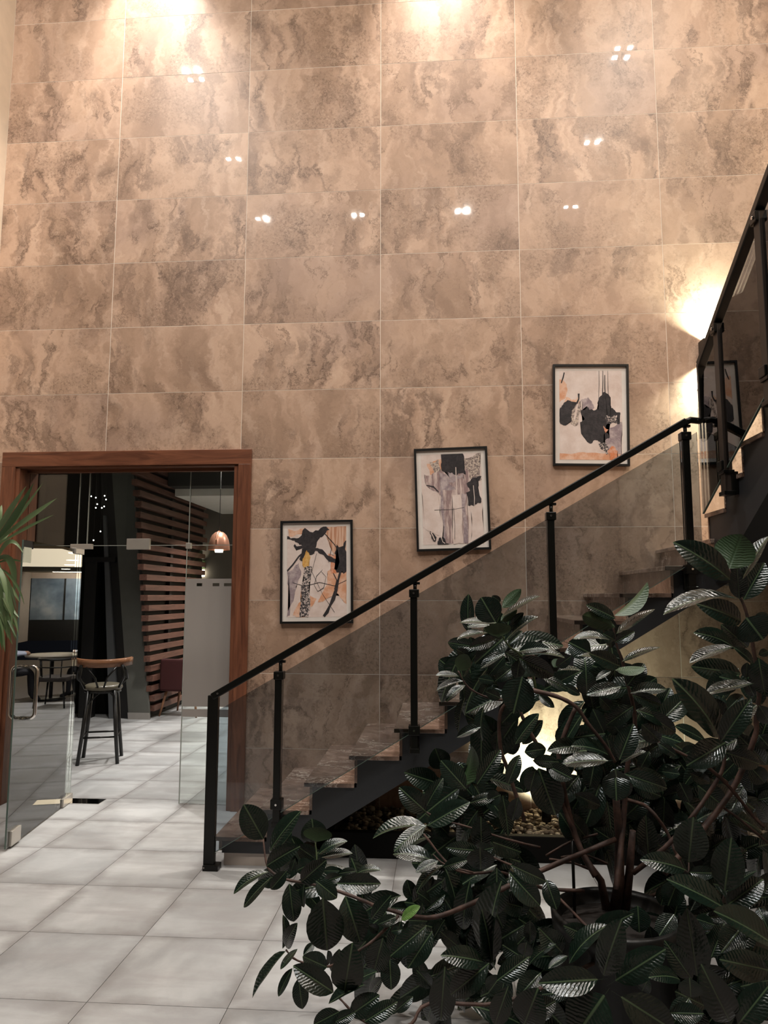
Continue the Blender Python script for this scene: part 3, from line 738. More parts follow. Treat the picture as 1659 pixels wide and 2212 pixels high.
# slanted plaster pier and black window frame
pr = empty('slanted_pillar', (-3.75, 4.3, 0), 'leaning dark grey plastered pillar beside the slatted screen', 'pillar')
MB().prism([(-3.90, 0), (-3.60, 0), (-4.0, 3.75), (-4.33, 3.75)], 1, 4.22, 4.27).build('shaft', grey, pr)
MB().prism([(-3.905, 0), (-3.59, 0), (-3.60, .09), (-3.915, .09)], 1, 4.205, 4.22).build('skirting', plain('grey_skirting', (.30, .28, .26), .6), pr)
wd = empty('window_2', (-5, 4.5, 0), kind='structure')
MB().box(-8.3, -3.95, 4.62, 4.66, 0, 3.75).build('pane', plain('night_glass', (.008, .008, .006), .5, spec=.08), wd)
MB().prism([(-4.20, 0), (-3.91, 0), (-4.34, 3.75), (-4.52, 3.75)], 1, 4.28, 4.5).build('leaning_post', M['pframe'], wd)
MB().prism([(-4.20, .0), (-4.06, .0), (-4.38, 2.9), (-4.42, 2.9)], 1, 4.24, 4.28).build('leaning_strip', plain('slate_strip', (.085, .09, .095), .4), wd)
MB().box(-4.66, -4.48, 4.25, 4.4, 0, 2.28).build('post', M['pframe'], wd)
MB().box(-4.66, -4.2, 4.22, 4.3, 2.22, 2.29).build('lintel', M['pframe'], wd)
for x in (-5.6, -6.9): MB().box(x-.08, x+.08, 4.4, 4.62, 0, 3.75).build('post', M['pframe'], wd)
ch = empty('bulb_chandelier', (-4.29, 3.8, 3.75), 'cluster of tiny hanging bulbs glinting in the dark left of the pillar', 'light')
BE = emit('tiny_bulb', (1, .96, .85), 12)
for i, (px, py) in enumerate(((197,1072),(207,1075),(226,1071),(229,1079),(210,1089),(207,1097),(225,1094),(220,1097),(217,1148),(202,1167))):
    P = at(px, py, 1, 3.8)
    bb = MB().lathe([(.0001, -.010), (.007, -.006), (.009, 0), (.007, .006), (.0001, .010)], P, 8).build('bulb', BE, ch)
    MB().tube([P+Vector((0, 0, .016)), (P.x, P.y, 3.75)], .0015, 4).build('cord', dark, bb)

# slatted screen (faces +x, runs into the cafe)
ss = empty('slatted_screen', (-3.6, 5.3, 0), 'tall screen of stacked reddish wooden slats receding into the cafe', 'screen')
MB().prism([(4.42, .0), (6.5, .0), (6.5, 3.6), (3.55, 3.6)], 0, -3.70, -3.66).build('backing', dark, ss)
rs = random.Random(5)
for k in range(25):
    z = .10+k*.142; y0 = 4.32-.265*z; dx = rs.uniform(0, .035)
    o = MB().box(-3.66, -3.585+dx, y0+rs.uniform(-.03, .02), 6.45+rs.uniform(-.06, .06), z, z+.082).build('slat', M['slat'], ss, .003)
for y in (4.9, 5.7): MB().box(-3.66, -3.61, y-.05, y+.05, .05, 3.6).build('stud', dark, ss)

# bar stool
def bar_stool(x, y, rz):
    t = empty('bar_stool', (0, 0, 0), 'black bentwood bar stool with curved wooden back rail inside the doorway', 'stool')
    MB().lathe([(.0001, .745), (.19, .745), (.20, .76), (.195, .785), (.16, .80), (.0001, .795)], (0, 0, 0), 24).build('seat', plain('worn_seat', (.10, .088, .062), .35), t)
    MB().lathe([(.17, .715), (.185, .715), (.185, .745), (.17, .745)], (0, 0, 0), 24).build('seat_rim', M['black'], t)
    for sx, sy in ((-1, -1), (1, -1), (1, 1), (-1, 1)):
        MB().tube([(sx*.13, sy*.13, .74), (sx*.16, sy*.16, .35), (sx*.195, sy*.195, 0)], [.021, .020, .019], 8).build('leg', M['pframe'], t)
    for a_, b_ in (((-1, -1), (1, -1)), ((1, -1), (1, 1)), ((1, 1), (-1, 1)), ((-1, 1), (-1, -1))):
        MB().tube([(a_[0]*.170, a_[1]*.170, .27), (b_[0]*.170, b_[1]*.170, .27)], .010, 6).build('stretcher', M['black'], t)
        MB().tube([(a_[0]*.15, a_[1]*.15, .58), (a_[0]*.09+b_[0]*.05, a_[1]*.09+b_[1]*.05, .70), (a_[0]*.05+b_[0]*.05, a_[1]*.05+b_[1]*.05, .725)], .008, 6).build('brace', M['black'], t)
    for sx in (-1, 1):
        MB().tube([(sx*.17, -.10, .77), (sx*.22, -.16, .88), (sx*.20, -.18, 1.01)], .014, 8).build('back_post', M['black'], t)
        MB().tube([(sx*.17, .0, .78), (sx*.25, -.06, .86), (sx*.24, -.13, .95), (sx*.21, -.17, 1.0)], .012, 8).build('back_hoop', M['black'], t)
        MB().tube([(sx*.03, -.19, .78), (sx*.06, -.21, .88), (sx*.15, -.20, .99)], .010, 8).build('back_curve', M['black'], t)
    b = MB(); vs = []; n = 14
    for i in range(n+1):
        a_ = math.pi*(1.02+.96*i/n); r = .275
        for r2, z in ((r, .985), (r+.018, .985), (r+.022, 1.06), (r+.004, 1.07)):
            vs.append((r2*math.cos(a_), r2*.80*math.sin(a_)+.0, z+.012*abs(math.cos(a_))**2))
    fs = []
    for i in range(n):
        for j in range(4):
            j2 = (j+1) % 4; fs.append((i*4+j, i*4+j2, (i+1)*4+j2, (i+1)*4+j))
    fs += [(0, 1, 2, 3), (n*4+3, n*4+2, n*4+1, n*4)]
    b.add(vs, fs, 0, True); b.build('back_rail', mat_wood('stool_rail_wood', (.10, .042, .02), (.24, .11, .055), .3, 0), t)
    t.location = (x, y, 0); t.rotation_euler = (0, 0, rz); return t
bar_stool(-3.10, 1.66, R(18))

# red armchair
t = empty('armchair', (0, 0, 0), 'dark red upholstered armchair in front of the slatted screen', 'chair')
red = plain('dark_red_fabric', (.045, .006, .006), .9); lw = mat_wood('leg_wood', (.16, .07, .035), (.3, .15, .08), .4)
MB().box(-.27, .27, -.26, .24, .36, .46).build('seat', red, t, .03)
MB().box(-.29, .29, -.31, -.22, .36, .82).build('backrest', red, t, .03)
for s in (-1, 1): MB().box(s*.25-.04, s*.25+.04, -.26, .2, .40, .64).build('arm', red, t, .02)
for sx, sy in ((-1, -1), (1, -1), (1, 1), (-1, 1)): MB().tube([(sx*.22, sy*.2, .37), (sx*.29, sy*.27, 0)], [.022, .014], 8).build('leg', lw, t)
t.location = (-3.24, 4.72, 0); t.rotation_euler = (0, 0, R(-8))
# copper pendant
cu = plain('copper_shade', (.60, .28, .19), .32, .75)
t = empty('pendant_lamp', (-2.29, 3.0, 2.3), 'copper dome pendant lamp hanging in the cafe doorway view', 'lamp')
prof = [(.135, .0), (.132, .06), (.118, .13), (.09, .19), (.05, .225), (.0001, .235)]
MB().lathe(prof, (-2.29, 3.0, 2.31), 28).build('shade', cu, t)
b = MB(); pts = [(-2.29, 3.0-r-.006, 2.31+z) for r, z in prof[1:]] + [(-2.29, 3.0+r+.006, 2.31+z) for r, z in prof[1:-1][::-1]]
b.tube(pts, .012, 6).build('strap', cu, t)
MB().lathe([(.0001, -.02), (.05, -.02), (.055, .03), (.0001, .03)], (-2.29, 3.0, 2.30), 16).build('bulb', emit('warm_bulb', (1, .85, .65), 5), t)
MB().tube([(-2.29, 3.0, 2.545), (-2.29, 3.0, 3.75)], .004, 6).build('cord', dark, t)
# far wall light and little green sign
P = at(435, 1238, 1, 7.1)
t = empty('cafe_wall_light', (P.x, 7.2, P.z), 'slim glowing wall light deep in the cafe', 'light')
MB().box(P.x-.03, P.x+.03, 7.12, 7.2, P.z-.06, P.z+.06).build('lamp_body', emit('wall_light_glow', (1, .9, .75), 14), t)
spot('wall_light_up', (P.x, 7.08, P.z+.08), (P.x, 7.2, P.z+.9), 9, WARM, 50, .6, .02, t)
P = at(435, 1220, 1, 7.2)
t = empty('exit_sign', (P.x, 7.2, P.z), 'small green sign with two pale marks above the far wall light', 'sign')
MB().box(P.x-.08, P.x+.08, 7.17, 7.2, P.z-.07, P.z+.07).build('board', plain('sign_green', (.10, .16, .06), .5), t)
for s in (-1, 1): MB().box(P.x+s*.04-.02, P.x+s*.04+.02, 7.165, 7.17, P.z-.03, P.z+.03).build('mark', plain('sign_mark', (.55, .6, .4), .5), t)

# tables, chairs and guests that the open glass leaf mirrors
def cafe_chair(x, y, rz, lab):
    t = empty('dining_chair', (0, 0, 0), lab, 'chair', 'cafe dining chairs')
    MB().box(-.24, .24, -.23, .24, .40, .47).build('seat', plain('cafe_seat', (.05, .04, .035), .7), t, .02)
    for sx, sy in ((-1, -1), (1, -1), (1, 1), (-1, 1)): MB().tube([(sx*.19, sy*.18, .41), (sx*.24, sy*.22, 0)], [.018, .012], 8).build('leg', M['pframe'], t)
    n = 10
    pts = [(.27*math.cos(math.pi*(1+i/n)), .26*math.sin(math.pi*(1+i/n))+.02, .74) for i in range(n+1)]
    MB().tube(pts, .018, 8).build('back_rail', M['pframe'], t)
    pts = [(p[0], p[1], .62) for p in pts]; MB().tube(pts, .010, 8).build('back_rail', M['pframe'], t)
    for i in (0, 3, 5, 7, 10): MB().tube([(pts[i][0]*.9, pts[i][1]*.9, .45), (pts[i][0], pts[i][1], .74)], .010, 6).build('spindle', M['pframe'], t)
    t.location = (x, y, 0); t.rotation_euler = (0, 0, rz)
cafe_chair(-1.25, 5.9, R(10), 'dark cafe chair with curved rail back, nearest the glass leaf reflection')
cafe_chair(-.25, 6.5, R(75), 'dark cafe chair at the right of the round table')
cafe_chair(-1.75, 6.9, R(-70), 'dark cafe chair at the left of the round table')
t = empty('round_table', (-1.0, 6.75, 0), 'round cafe table with dark top on one central leg', 'table')
MB().lathe([(.0001, .71), (.42, .71), (.43, .73), (.42, .75), (.0001, .75)], (-1.0, 6.75, 0), 32).build('tabletop', plain('table_top', (.30, .26, .2), .4), t)
MB().lathe([(.03, .02), (.03, .71)], (-1.0, 6.75, 0), 12).build('pedestal', M['pframe'], t)
MB().lathe([(.0001, 0), (.24, 0), (.24, .015), (.0001, .03)], (-1.0, 6.75, 0), 24).build('base', M['pframe'], t)
def person(x, y, rz, shirt, lab):
    skin = plain('skin_'+shirt[0], (.42, .24, .16), .6); sh = plain(shirt[0], shirt[1], .9)
    me = bpy.data.meshes.new('person')
    J = {'pel': (0, 0, .52, .13), 'sp': (0, .02, .75, .125), 'ch': (0, .05, .95, .135), 'nk': (0, .07, 1.12, .05), 'hd0': (0, .09, 1.19, .068), 'hd1': (0, .10, 1.29, .085), 'hd2': (0, .085, 1.36, .055)}
    E_ = [('pel', 'sp'), ('sp', 'ch'), ('ch', 'nk'), ('nk', 'hd0'), ('hd0', 'hd1'), ('hd1', 'hd2')]
    for s, n in ((-1, 'l'), (1, 'r')):
        J.update({n+'sh': (s*.18, .05, 1.03, .058), n+'el': (s*.25, .12, .80, .042), n+'wr': (s*.14, .34, .80, .028), n+'ha': (s*.10, .41, .80, .032),
                  n+'hi': (s*.10, .03, .50, .09), n+'kn': (s*.13, .44, .50, .06), n+'an': (s*.13, .46, .10, .038), n+'to': (s*.13, .60, .04, .032)})
        E_ += [('ch', n+'sh'), (n+'sh', n+'el'), (n+'el', n+'wr'), (n+'wr', n+'ha'), ('pel', n+'hi'), (n+'hi', n+'kn'), (n+'kn', n+'an'), (n+'an', n+'to')]
    ks = list(J); me.from_pydata([J[k][:3] for k in ks], [(ks.index(a), ks.index(b)) for a, b in E_], [])
    o = bpy.data.objects.new('person', me); C.objects.link(o)
    o.modifiers.new('skin', 'SKIN'); ss_ = o.modifiers.new('sub', 'SUBSURF'); ss_.levels = 1; ss_.render_levels = 2
    for i, k in enumerate(ks): me.skin_vertices[0].data[i].radius = (J[k][3],)*2
    me.skin_vertices[0].data[0].use_root = True
    pm = N('guest_'+shirt[0]); z = pm.n('ShaderNodeSeparateXYZ', {0: pm.obj(False)})
    zz = pm.ramp(z.outputs[2], [(.0, (.02, .02, .025)), (.56, (.02, .02, .025)), (.57, shirt[1]), (1.0, shirt[1])], 'CONSTANT')
    hdm = pm.math('GREATER_THAN', z.outputs[2], 1.12)
    hand = pm.math('MULTIPLY', pm.math('GREATER_THAN', z.outputs[1], .35), pm.math('GREATER_THAN', z.outputs[2], .7))
    pm.bs(base=pm.mix(pm.math('MAXIMUM', hdm, hand), zz, (.42, .24, .16)), rough=.8)
    me.materials.append(pm.mat)
    MB().lathe([(.094, 1.25), (.10, 1.31), (.085, 1.38), (.05, 1.42), (.0001, 1.43)], (0, .075, 0), 18).build('hair', plain('dark_hair', (.02, .014, .01), .6), o)
    for s in (-1, 1): MB().lathe([(.0001, -.008), (.009, 0), (.0001, .008)], (s*.032, .183, 1.29), 8).build('eye', M['pframe'], o)
    MB().lathe([(.016, -.012), (.012, .01), (.0001, .03)], (0, .185, 1.255), 8).build('nose', skin, o)
    MB().box(-.025, .025, .172, .18, 1.215, 1.222).build('mouth', plain('lips', (.3, .1, .08), .6), o)
    tag(o, lab, 'person'); o.location = (x, y, -.02); o.rotation_euler = (0, 0, rz)
person(-1.72, 6.9, R(-75), ('grey_checked_top', (.32, .32, .34)), 'seated guest in a grey top leaning over the cafe table')
person(-.28, 6.5, R(72), ('pale_blue_shirt', (.55, .60, .75)), 'seated guest in a pale blue shirt at the cafe table')

# ------------------------------------------------------------------ RUBBER PLANT (nearest object)
ML = mat_leaf('rubber_leaf', (.0045, .0105, .0065), (.026, .062, .016), (.06, .09, .045), .24)
MG = mat_leaf('young_rubber_leaf', (.06, .12, .025), (.05, .10, .02), (.12, .16, .06), .4)
MBk = N('bark'); tc = MBk.obj(False)
MBk.bs(base=MBk.ramp(MBk.noise(tc, 22, 5).outputs[0], [(.3, (.02, .011, .008)), (.6, (.075, .036, .025)), (.8, (.13, .075, .055))]), rough=.7, normal=MBk.bump(MBk.noise(tc, 60, 4).outputs[0], .3, .004))
MST = plain('green_stem', (.06, .085, .03), .5)
PROF = [(-.17, .006), (-.02, .008), (.0, .015), (.04, .20), (.12, .52), (.24, .82), (.38, .97), (.52, 1.0), (.66, .92), (.78, .76), (.88, .53), (.95, .28), (.985, .10), (1.0, .004)]
def leaf_mesh(seed, mats):
    rr = random.Random(seed); arch = rr.uniform(.02, .11); fold = rr.uniform(.08, .26); curl = rr.uniform(-.05, .06); tw = rr.uniform(-.12, .12); cam_ = rr.uniform(.015, .07)
    vs = []; fs = []; uvs = []
    cols = (-1, -.62, -.3, 0, .3, .62, 1)
    for i, (x, wd_) in enumerate(PROF):
        for c in cols:
            y = .5*wd_*c; xx = max(x, 0)
            z = arch*4*xx*(1-xx) + (fold*abs(c)*wd_*.5) - cam_*c*c*wd_ + curl*math.sin(xx*9+seed)*abs(c)*.25*wd_ + tw*y*(xx-.5)
            if x < 0: z = x*.10
            vs.append((x, y, z)); uvs.append((max(x, 0), .5+.5*c*max(wd_, .02)))
    n = len(cols)
    for i in range(len(PROF)-1):
        for j in range(n-1):
            if i < 2 and j not in (2, 3): continue
            fs.append((i*n+j, (i+1)*n+j, (i+1)*n+j+1, i*n+j+1))
    me = bpy.data.meshes.new('rubber_leaf'); me.from_pydata(vs, [], fs)
    ul = me.uv_layers.new(name='UVMap')
    for lo in me.loops: ul.data[lo.index].uv = uvs[lo.vertex_index]
    for p in me.polygons: p.use_smooth = True
    me.materials.append(mats); return me
LM = [leaf_mesh(s, ML) for s in range(9)]
LG = leaf_mesh(3, MG)
rl_ = random.Random(11)
POT = Vector((1.14, -3.12, 0))
rp_ = empty('rubber_plant', tuple(POT), 'large dark glossy rubber plant filling the lower right foreground', 'plant')
def pdepth(x, y):
    d = 2.80 - .42*min(max((y-1750)/460, 0), 1)
    if x > 1400: d -= .12
    return d
def leaf3(B, T, wpx, dep, under=False, mesh=None, ratio=.47, parent=None):
    a_ = T-B; L = a_.length
    if L < .01: return
    X = a_.normalized(); mid = (B+T)/2
    v = (CAM-mid).normalized(); n0 = (v - X*v.dot(X))
    if n0.length < .05: n0 = UP - X*UP.dot(X)
    n0.normalize()
    wm = 1.1*wpx/F_PX*dep; wt = max(wm, L*ratio*.92)
    ang = math.acos(min(wm/wt, 1.0))
    up = Vector((0, 0, 1)); best = None
    for sg in (-1, 1):
        n = Matrix.Rotation(sg*ang, 3, X) @ n0
        sc_ = n.z
        if best is None or sc_ > best[0]: best = (sc_, n)
    n = best[1]
    if under: n = -n if n.dot(v) > 0 else n
    elif n.dot(v) < 0 and n.z < .2: n = -n
    Y = n.cross(X).normalized(); n = X.cross(Y)
    o = bpy.data.objects.new('leaf', mesh or rl_.choice(LM)); C.objects.link(o)
    par = parent or rp_
    o.parent = par
    m = Matrix.Identity(4); org = B-wloc(par)
    for i in range(3): m[i][0] = X[i]*L; m[i][1] = Y[i]*wt; m[i][2] = n[i]*L; m[i][3] = org[i]
    o.matrix_local = m; MAT_[o.name] = m
    return o
NL = [0]; MAT_ = {}
def leaves(ox, oy, s, txt):
    for ln in txt.replace('\n', ';').split(';'):
        ln = ln.strip()
        if not ln: continue
        q = ln.split(','); bx, by, tx, ty, wp = [float(v) for v in q[:5]]; fl_ = q[5] if len(q) > 5 else ''
        off = 0.0
        if 'f' in fl_: off -= .14
        if 'b' in fl_: off += .14
        dz = rl_.uniform(-.05, .03)
        if 't' in fl_: dz -= .12
        px, py = ox+bx/s, oy+by/s; qx, qy = ox+tx/s, oy+ty/s
        d = pdepth((px+qx)/2, (py+qy)/2)+off+rl_.uniform(-.03, .03)
        leaf3(atd(px, py, d), atd(qx, qy, d+dz), wp/s, d, 'u' in fl_, LG if 'g' in fl_ else None)
        NL[0] += 1
leaves(480, 1650, 2.765, '''
245,450,128,243,150,f;285,520,470,283,90;300,560,415,408,100,b;265,610,467,492,100,f;555,470,535,328,140;565,465,575,378,158,uf;575,540,748,462,55,f;595,560,778,535,48,f
555,565,445,490,85,b;540,590,450,635,90;470,705,622,575,100,f;275,645,68,778,52;290,680,128,857,58,f;352,655,418,560,48,b;412,640,435,572,40;385,640,290,750,70
400,715,428,943,105;362,900,360,1105,42,b;385,1100,450,950,70;490,720,487,858,42;560,700,686,802,95,f;600,800,628,1115,205,f;735,790,825,1065,165;700,640,605,640,50,b
700,655,805,640,48,b;683,715,948,715,105,f;805,655,950,637,42;610,700,715,670,60,b;890,930,1010,785,75;930,960,1040,915,62;870,960,932,1000,50,b;1070,930,1183,850,52,gf
1075,990,1010,1000,42;1222,965,1003,1150,112,f;1110,935,1225,940,65,b;1255,1000,1110,1220,112;1245,830,1165,770,55;1325,605,1160,775,48;1240,740,1258,672,30;1290,580,1155,650,50
960,1040,905,1245,135;1000,1160,1010,1350,110;380,1120,180,1400,46,f;450,1105,348,1228,36;420,1220,335,1390,46;455,1280,480,1465,88;625,1215,480,1150,105;548,1070,485,1145,45
635,1200,630,1115,34;665,1365,423,1205,125,f;730,1360,778,1068,175,f;690,1250,700,1105,95,b;700,1370,925,1240,60;850,1320,635,1435,62,f;765,1500,940,1380,112;850,1540,1048,1420,92,f
1030,1480,1140,1390,62;700,1480,545,1560,92;650,1554,800,1480,72;1560,1185,1303,1145,110,f;1595,1190,1365,1380,135,f;1330,1210,1305,1535,145;1610,1190,1550,870,125,f
1220,288,1056,140,118,f;1215,265,1320,85,78;1225,370,1480,230,108,f;1220,365,1025,525,76,f;1215,370,900,447,62;1455,150,1305,-20,115,f;1440,160,1470,0,70;1548,520,1545,315,112
1535,520,1335,500,82,f;1540,500,1545,632,150,f;1320,620,1470,575,60;1500,530,1620,500,80;1480,235,1640,195,60;1330,620,1400,900,90,b;1480,700,1440,990,110,b;1560,760,1520,1000,120,b
1420,620,1330,760,70,b;1640,620,1640,900,130,b;1210,880,1330,780,60,b;1160,1230,1250,1330,70,b;880,1380,960,1280,60,b;760,720,640,620,70,b;1420,1100,1300,1000,80,b;1240,1100,1330,930,60,b
''')
leaves(940, 1200, 3.318, '''
432,478,328,300,180,f;470,330,405,290,45,b;480,375,616,240,75,u;480,440,750,292,45;470,470,588,388,62,u;540,500,635,410,50;430,485,175,482,46;395,500,228,512,50,b
448,482,456,582,170,uf;375,555,155,605,42;440,595,242,662,85,f;500,620,738,440,72;520,640,625,540,62,b;600,690,822,670,72,f;620,715,930,735,52,f;603,738,852,858,128,f
605,745,585,884,92;625,868,560,1132,210,f;850,800,885,740,60,u;868,800,976,722,76;875,830,1045,825,32;240,722,150,670,65;165,826,232,710,105,uf;205,870,290,715,40
170,866,5,858,40;200,900,10,970,40;215,930,80,1050,55;500,700,325,812,62;500,720,380,862,90,b;470,1022,360,975,72;215,1020,168,1268,42;325,1230,155,1305,62
575,1352,745,1133,92,f;625,1352,772,1180,90,b;760,870,955,975,62,f;920,930,1040,1000,55;1090,1012,1080,816,130;1335,940,1086,1000,86,f;1290,452,1080,355,80,f;1285,430,1520,190,80,u
1290,512,1055,430,110,uf;1300,560,1575,385,58;1290,622,1430,545,76,f;1287,605,1203,560,84;1250,605,990,600,50,f;1340,760,1615,658,44;1330,740,1045,720,32;1325,795,1100,700,108,f
1290,822,1506,805,62,uf;1375,935,1500,775,130;1260,830,1155,895,42,b;1400,985,1659,960,82;1412,1000,1622,1070,92,f;1420,1080,1225,1215,112,f;1440,1110,1659,1205,92,f;1320,1465,1422,1205,142,f
1480,1210,1612,1330,125;1240,1470,895,1500,90,f;1240,1430,972,1368,80;1055,1368,802,1402,102;1290,1490,1230,1310,112,b;1330,1490,1512,1405,50,f;1290,1545,1300,1760,175,f;1390,1550,1659,1650,112,f
640,1410,795,1385,105;700,1470,885,1480,84,f;520,1640,605,1428,92,f;810,1510,985,1600,112,f;640,1700,700,1510,112;195,1655,265,1365,92,u;300,1640,468,1390,118,f;1130,1100,1210,1270,100,b
745,1000,855,1090,60,b;400,880,330,1010,80,b;560,800,430,900,90,b;420,900,310,880,60,b;700,780,600,860,90,b;620,1050,480,1200,110,b;350,1080,340,1330,60,b;450,1250,440,1400,90,b;1000,850,900,900,70,b;1180,1020,1260,1100,80,b
''')
leaves(1060, 1650, 2.770, '''
285,25,388,308,175;270,30,232,165,90,f;330,0,472,82,120,f;745,30,776,218,152,f;800,60,1056,148,100,f;850,130,1020,195,80,b;1110,60,1018,82,48;1130,110,1190,232,80
500,180,656,252,82;165,200,128,338,82,f;60,185,-20,220,80;520,460,412,290,100,b;590,470,450,300,90,b;945,560,928,308,112;1185,590,1213,318,180,f;1400,760,1440,442,170,f
1165,635,893,575,102,f;1190,650,1342,655,72;1410,765,1592,640,42;1410,850,1632,690,130;1400,865,1050,690,120,f;1235,1270,1172,863,170;1680,1075,1333,882,130,f;1340,965,1222,925,75
1600,855,1662,995,75;118,605,328,702,92,f;110,650,295,850,125;330,690,395,872,92;30,1232,68,700,122,f;235,935,235,1070,70;675,1268,786,926,155,f;745,1298,1048,1108,152,f
640,1290,285,1312,142,f;470,1195,705,965,92;600,1020,855,895,115;880,850,890,1010,125;430,1130,290,985,130;590,1035,435,968,92;35,1300,228,1155,105,f;200,1150,215,1068,85
390,1078,230,1200,50;460,1150,345,1225,42;680,1385,500,1640,260,f;780,1395,1100,1600,190,f;1205,1290,1038,1055,112;1130,1290,945,1280,82;1190,1280,1198,1396,122,f;1430,1540,1258,1196,172,f
1480,1560,1680,1310,152,f;1660,1235,1368,1170,152;1070,1490,1275,1495,100;350,1352,605,1368,65;200,1560,285,1340,185;105,1330,25,1560,115,f;905,1362,945,1280,75;600,1230,738,1290,80,b
1240,130,1400,260,130,b;1660,350,1592,222,75;1260,1000,1240,1200,120,b;1500,980,1380,1130,140,b;980,1120,900,1330,120,b;560,1100,640,1240,120,b;1120,700,1060,850,120,b;260,980,160,1080,90,b
560,1480,700,1560,110,b;930,1400,860,1560,130,b;1190,1400,1090,1560,110,b;300,1250,160,1400,120,b;1300,700,1250,850,110,b;1560,1100,1500,1260,120,b;1100,900,1000,1040,110,b
''')
leaves(1300, 1100, 3.688, '''
1022,562,567,262,195,f;1010,472,1112,198,280,uf;1125,555,1330,215,100,f;1130,722,1296,425,165;1095,712,1078,445,125;1075,712,490,842,98,f;1110,892,748,752,165;1150,865,1285,1038,270,f
1165,1100,948,918,150,b;1055,1108,728,985,112;1050,1095,698,1227,82,f;1200,1230,1050,1100,62;1250,1190,1300,1480,175,f;1212,1390,818,1482,80,f;1145,1345,1215,1490,85,b;1150,1400,935,1335,65,b
925,1820,558,1348,205,f;950,1850,1190,1508,165,f;970,1832,1238,1560,135;985,1858,672,2045,190,f;832,1850,582,1728,82;990,1940,1258,2030,142;1250,1560,1340,1700,125,f;330,1612,588,1780,132,f
445,1862,592,1962,72;480,2090,622,2112,80;1324,1130,1250,1160,60;1160,1220,1145,1342,72,b;1210,900,1340,850,100,b;1180,2050,1300,2180,140,b;760,1900,640,1960,90,b;1080,2000,900,2180,120,b
1250,1800,1340,1900,140,b;1000,1600,1120,1480,110,b;700,2100,860,2180,90,b;380,1930,300,2080,90,b;540,1980,640,1900,80,b;1250,1350,1340,1270,100,b
''')
# inner foliage: darker leaves filling the crown behind the front ones
CL = [(1045,1400,48,11),(1000,1440,35,4),(1110,1430,70,14),(1180,1480,40,7),(1100,1510,50,8),(1060,1560,45,7),(1310,1430,45,7),(1320,1500,60,10),(1290,1560,60,12),(1380,1560,60,14),(1340,1640,80,24),(1230,1640,50,10),
 (1440,1640,50,10),(1000,1700,60,14),(1060,1700,50,10),(960,1720,45,7),(1010,1790,70,18),(1080,1830,50,10),(960,1830,40,6),(1400,1730,90,26),(1500,1760,90,26),(1600,1780,80,22),(1590,1650,70,14),(1560,1560,50,8),(1610,1450,40,5),
 (1250,1760,60,14),(1330,1800,50,12),(1290,1700,50,10),(1000,1900,60,16),(1070,1960,50,12),(1130,2010,50,12),(940,1960,60,12),(870,1990,60,9),(820,2050,60,9),(1200,2030,60,14),(1300,2030,60,10),(1420,1990,70,18),(1530,1950,80,20),
 (1620,1960,70,14),(1150,2130,70,18),(1280,2130,80,22),(1420,2130,80,24),(1550,2120,80,24),(1640,2110,60,12),(1040,2120,60,14),(950,2130,50,8),(680,1900,50,4),(640,1860,40,4),(760,1880,40,4)]
HOLES = [(1165,1600,44),(1195,1545,36),(1215,1505,22),(1140,1760,30),(1205,1835,44),(1175,1985,20),(1420,1890,26),(1160,1650,20),(1130,1690,14),(1620,1920,16),(1455,1770,20)]
inner = []
for cx_, cy_, cr_, n_ in CL:
    for q in range(n_):
        an = rl_.uniform(0, 6.28); rr = cr_*math.sqrt(rl_.random()); bx, by = cx_+rr*math.cos(an), cy_+rr*math.sin(an)
        a2 = rl_.uniform(0, 6.28); ll = rl_.uniform(65, 115); ex, ey = bx+ll*math.cos(a2), by+ll*math.sin(a2)*.9+18
        if any((hx-(bx+t_*(ex-bx)))**2+(hy-(by+t_*(ey-by)))**2 < hr*hr for hx, hy, hr in HOLES for t_ in (.0, .5, 1)): continue
        d = pdepth(bx, by)+rl_.uniform(.16, .6)
        inner.append(leaf3(atd(bx, by, d), atd(ex, ey, d+rl_.uniform(-.06, .08)), rl_.uniform(26, 48), d))
while NL[0] < 296 and inner: inner.pop(rl_.randrange(len(inner))); NL[0] += 1
# the many small inner leaves past the single ones: one joined part
vs = []; fs = []; uvs = []
for o in inner:
    b0 = len(vs); vs += [MAT_[o.name] @ v.co for v in o.data.vertices]
    ul = o.data.uv_layers[0].data
    for p in o.data.polygons: fs.append([b0+v for v in p.vertices]); uvs += [tuple(ul[l].uv) for l in p.loop_indices]
    bpy.data.objects.remove(o)
me = bpy.data.meshes.new('inner_foliage'); me.from_pydata(vs, [], fs); me.materials.append(ML)
ul = me.uv_layers.new(name='UVMap')
for i_, u_ in enumerate(uvs): ul.data[i_].uv = u_
for p in me.polygons: p.use_smooth = True
o = bpy.data.objects.new('inner_foliage', me); C.objects.link(o); o.parent = rp_; o['kind'] = 'stuff'
print('leaves', NL[0])
# branches
def branch(ox, oy, s, pts, r0, r1, d0=0.05, mat=None, nm='branch'):
    P = []
    for x, y in pts:
        px, py = ox+x/s, oy+y/s; P.append(atd(px, py, pdepth(px, py)+d0))
    # smooth
    Q = []
    for i in range(len(P)-1):
        a = P[max(i-1, 0)]; b = P[i]; c = P[i+1]; d = P[min(i+2, len(P)-1)]
        for k in range(4):
            t = k/4
            Q.append(.5*((2*b)+(c-a)*t+(2*a-5*b+4*c-d)*t*t+(3*b-a-3*c+d)*t**3))
    Q.append(P[-1])
    rad = [r0+(r1-r0)*i/(len(Q)-1)*1.0+.0006*math.sin(i*2.3) for i in range(len(Q))]
    return MB().tube(Q, rad, 7).build(nm, mat or MBk.mat, rp_)
br = branch
br(480,1650,2.765, [(2350,450),(1900,640),(1500,830),(1270,915),(1110,905),(1030,880),(930,855),(850,820),(690,760),(520,715),(380,690),(285,635),(258,560),(245,450)], .010, .0035)
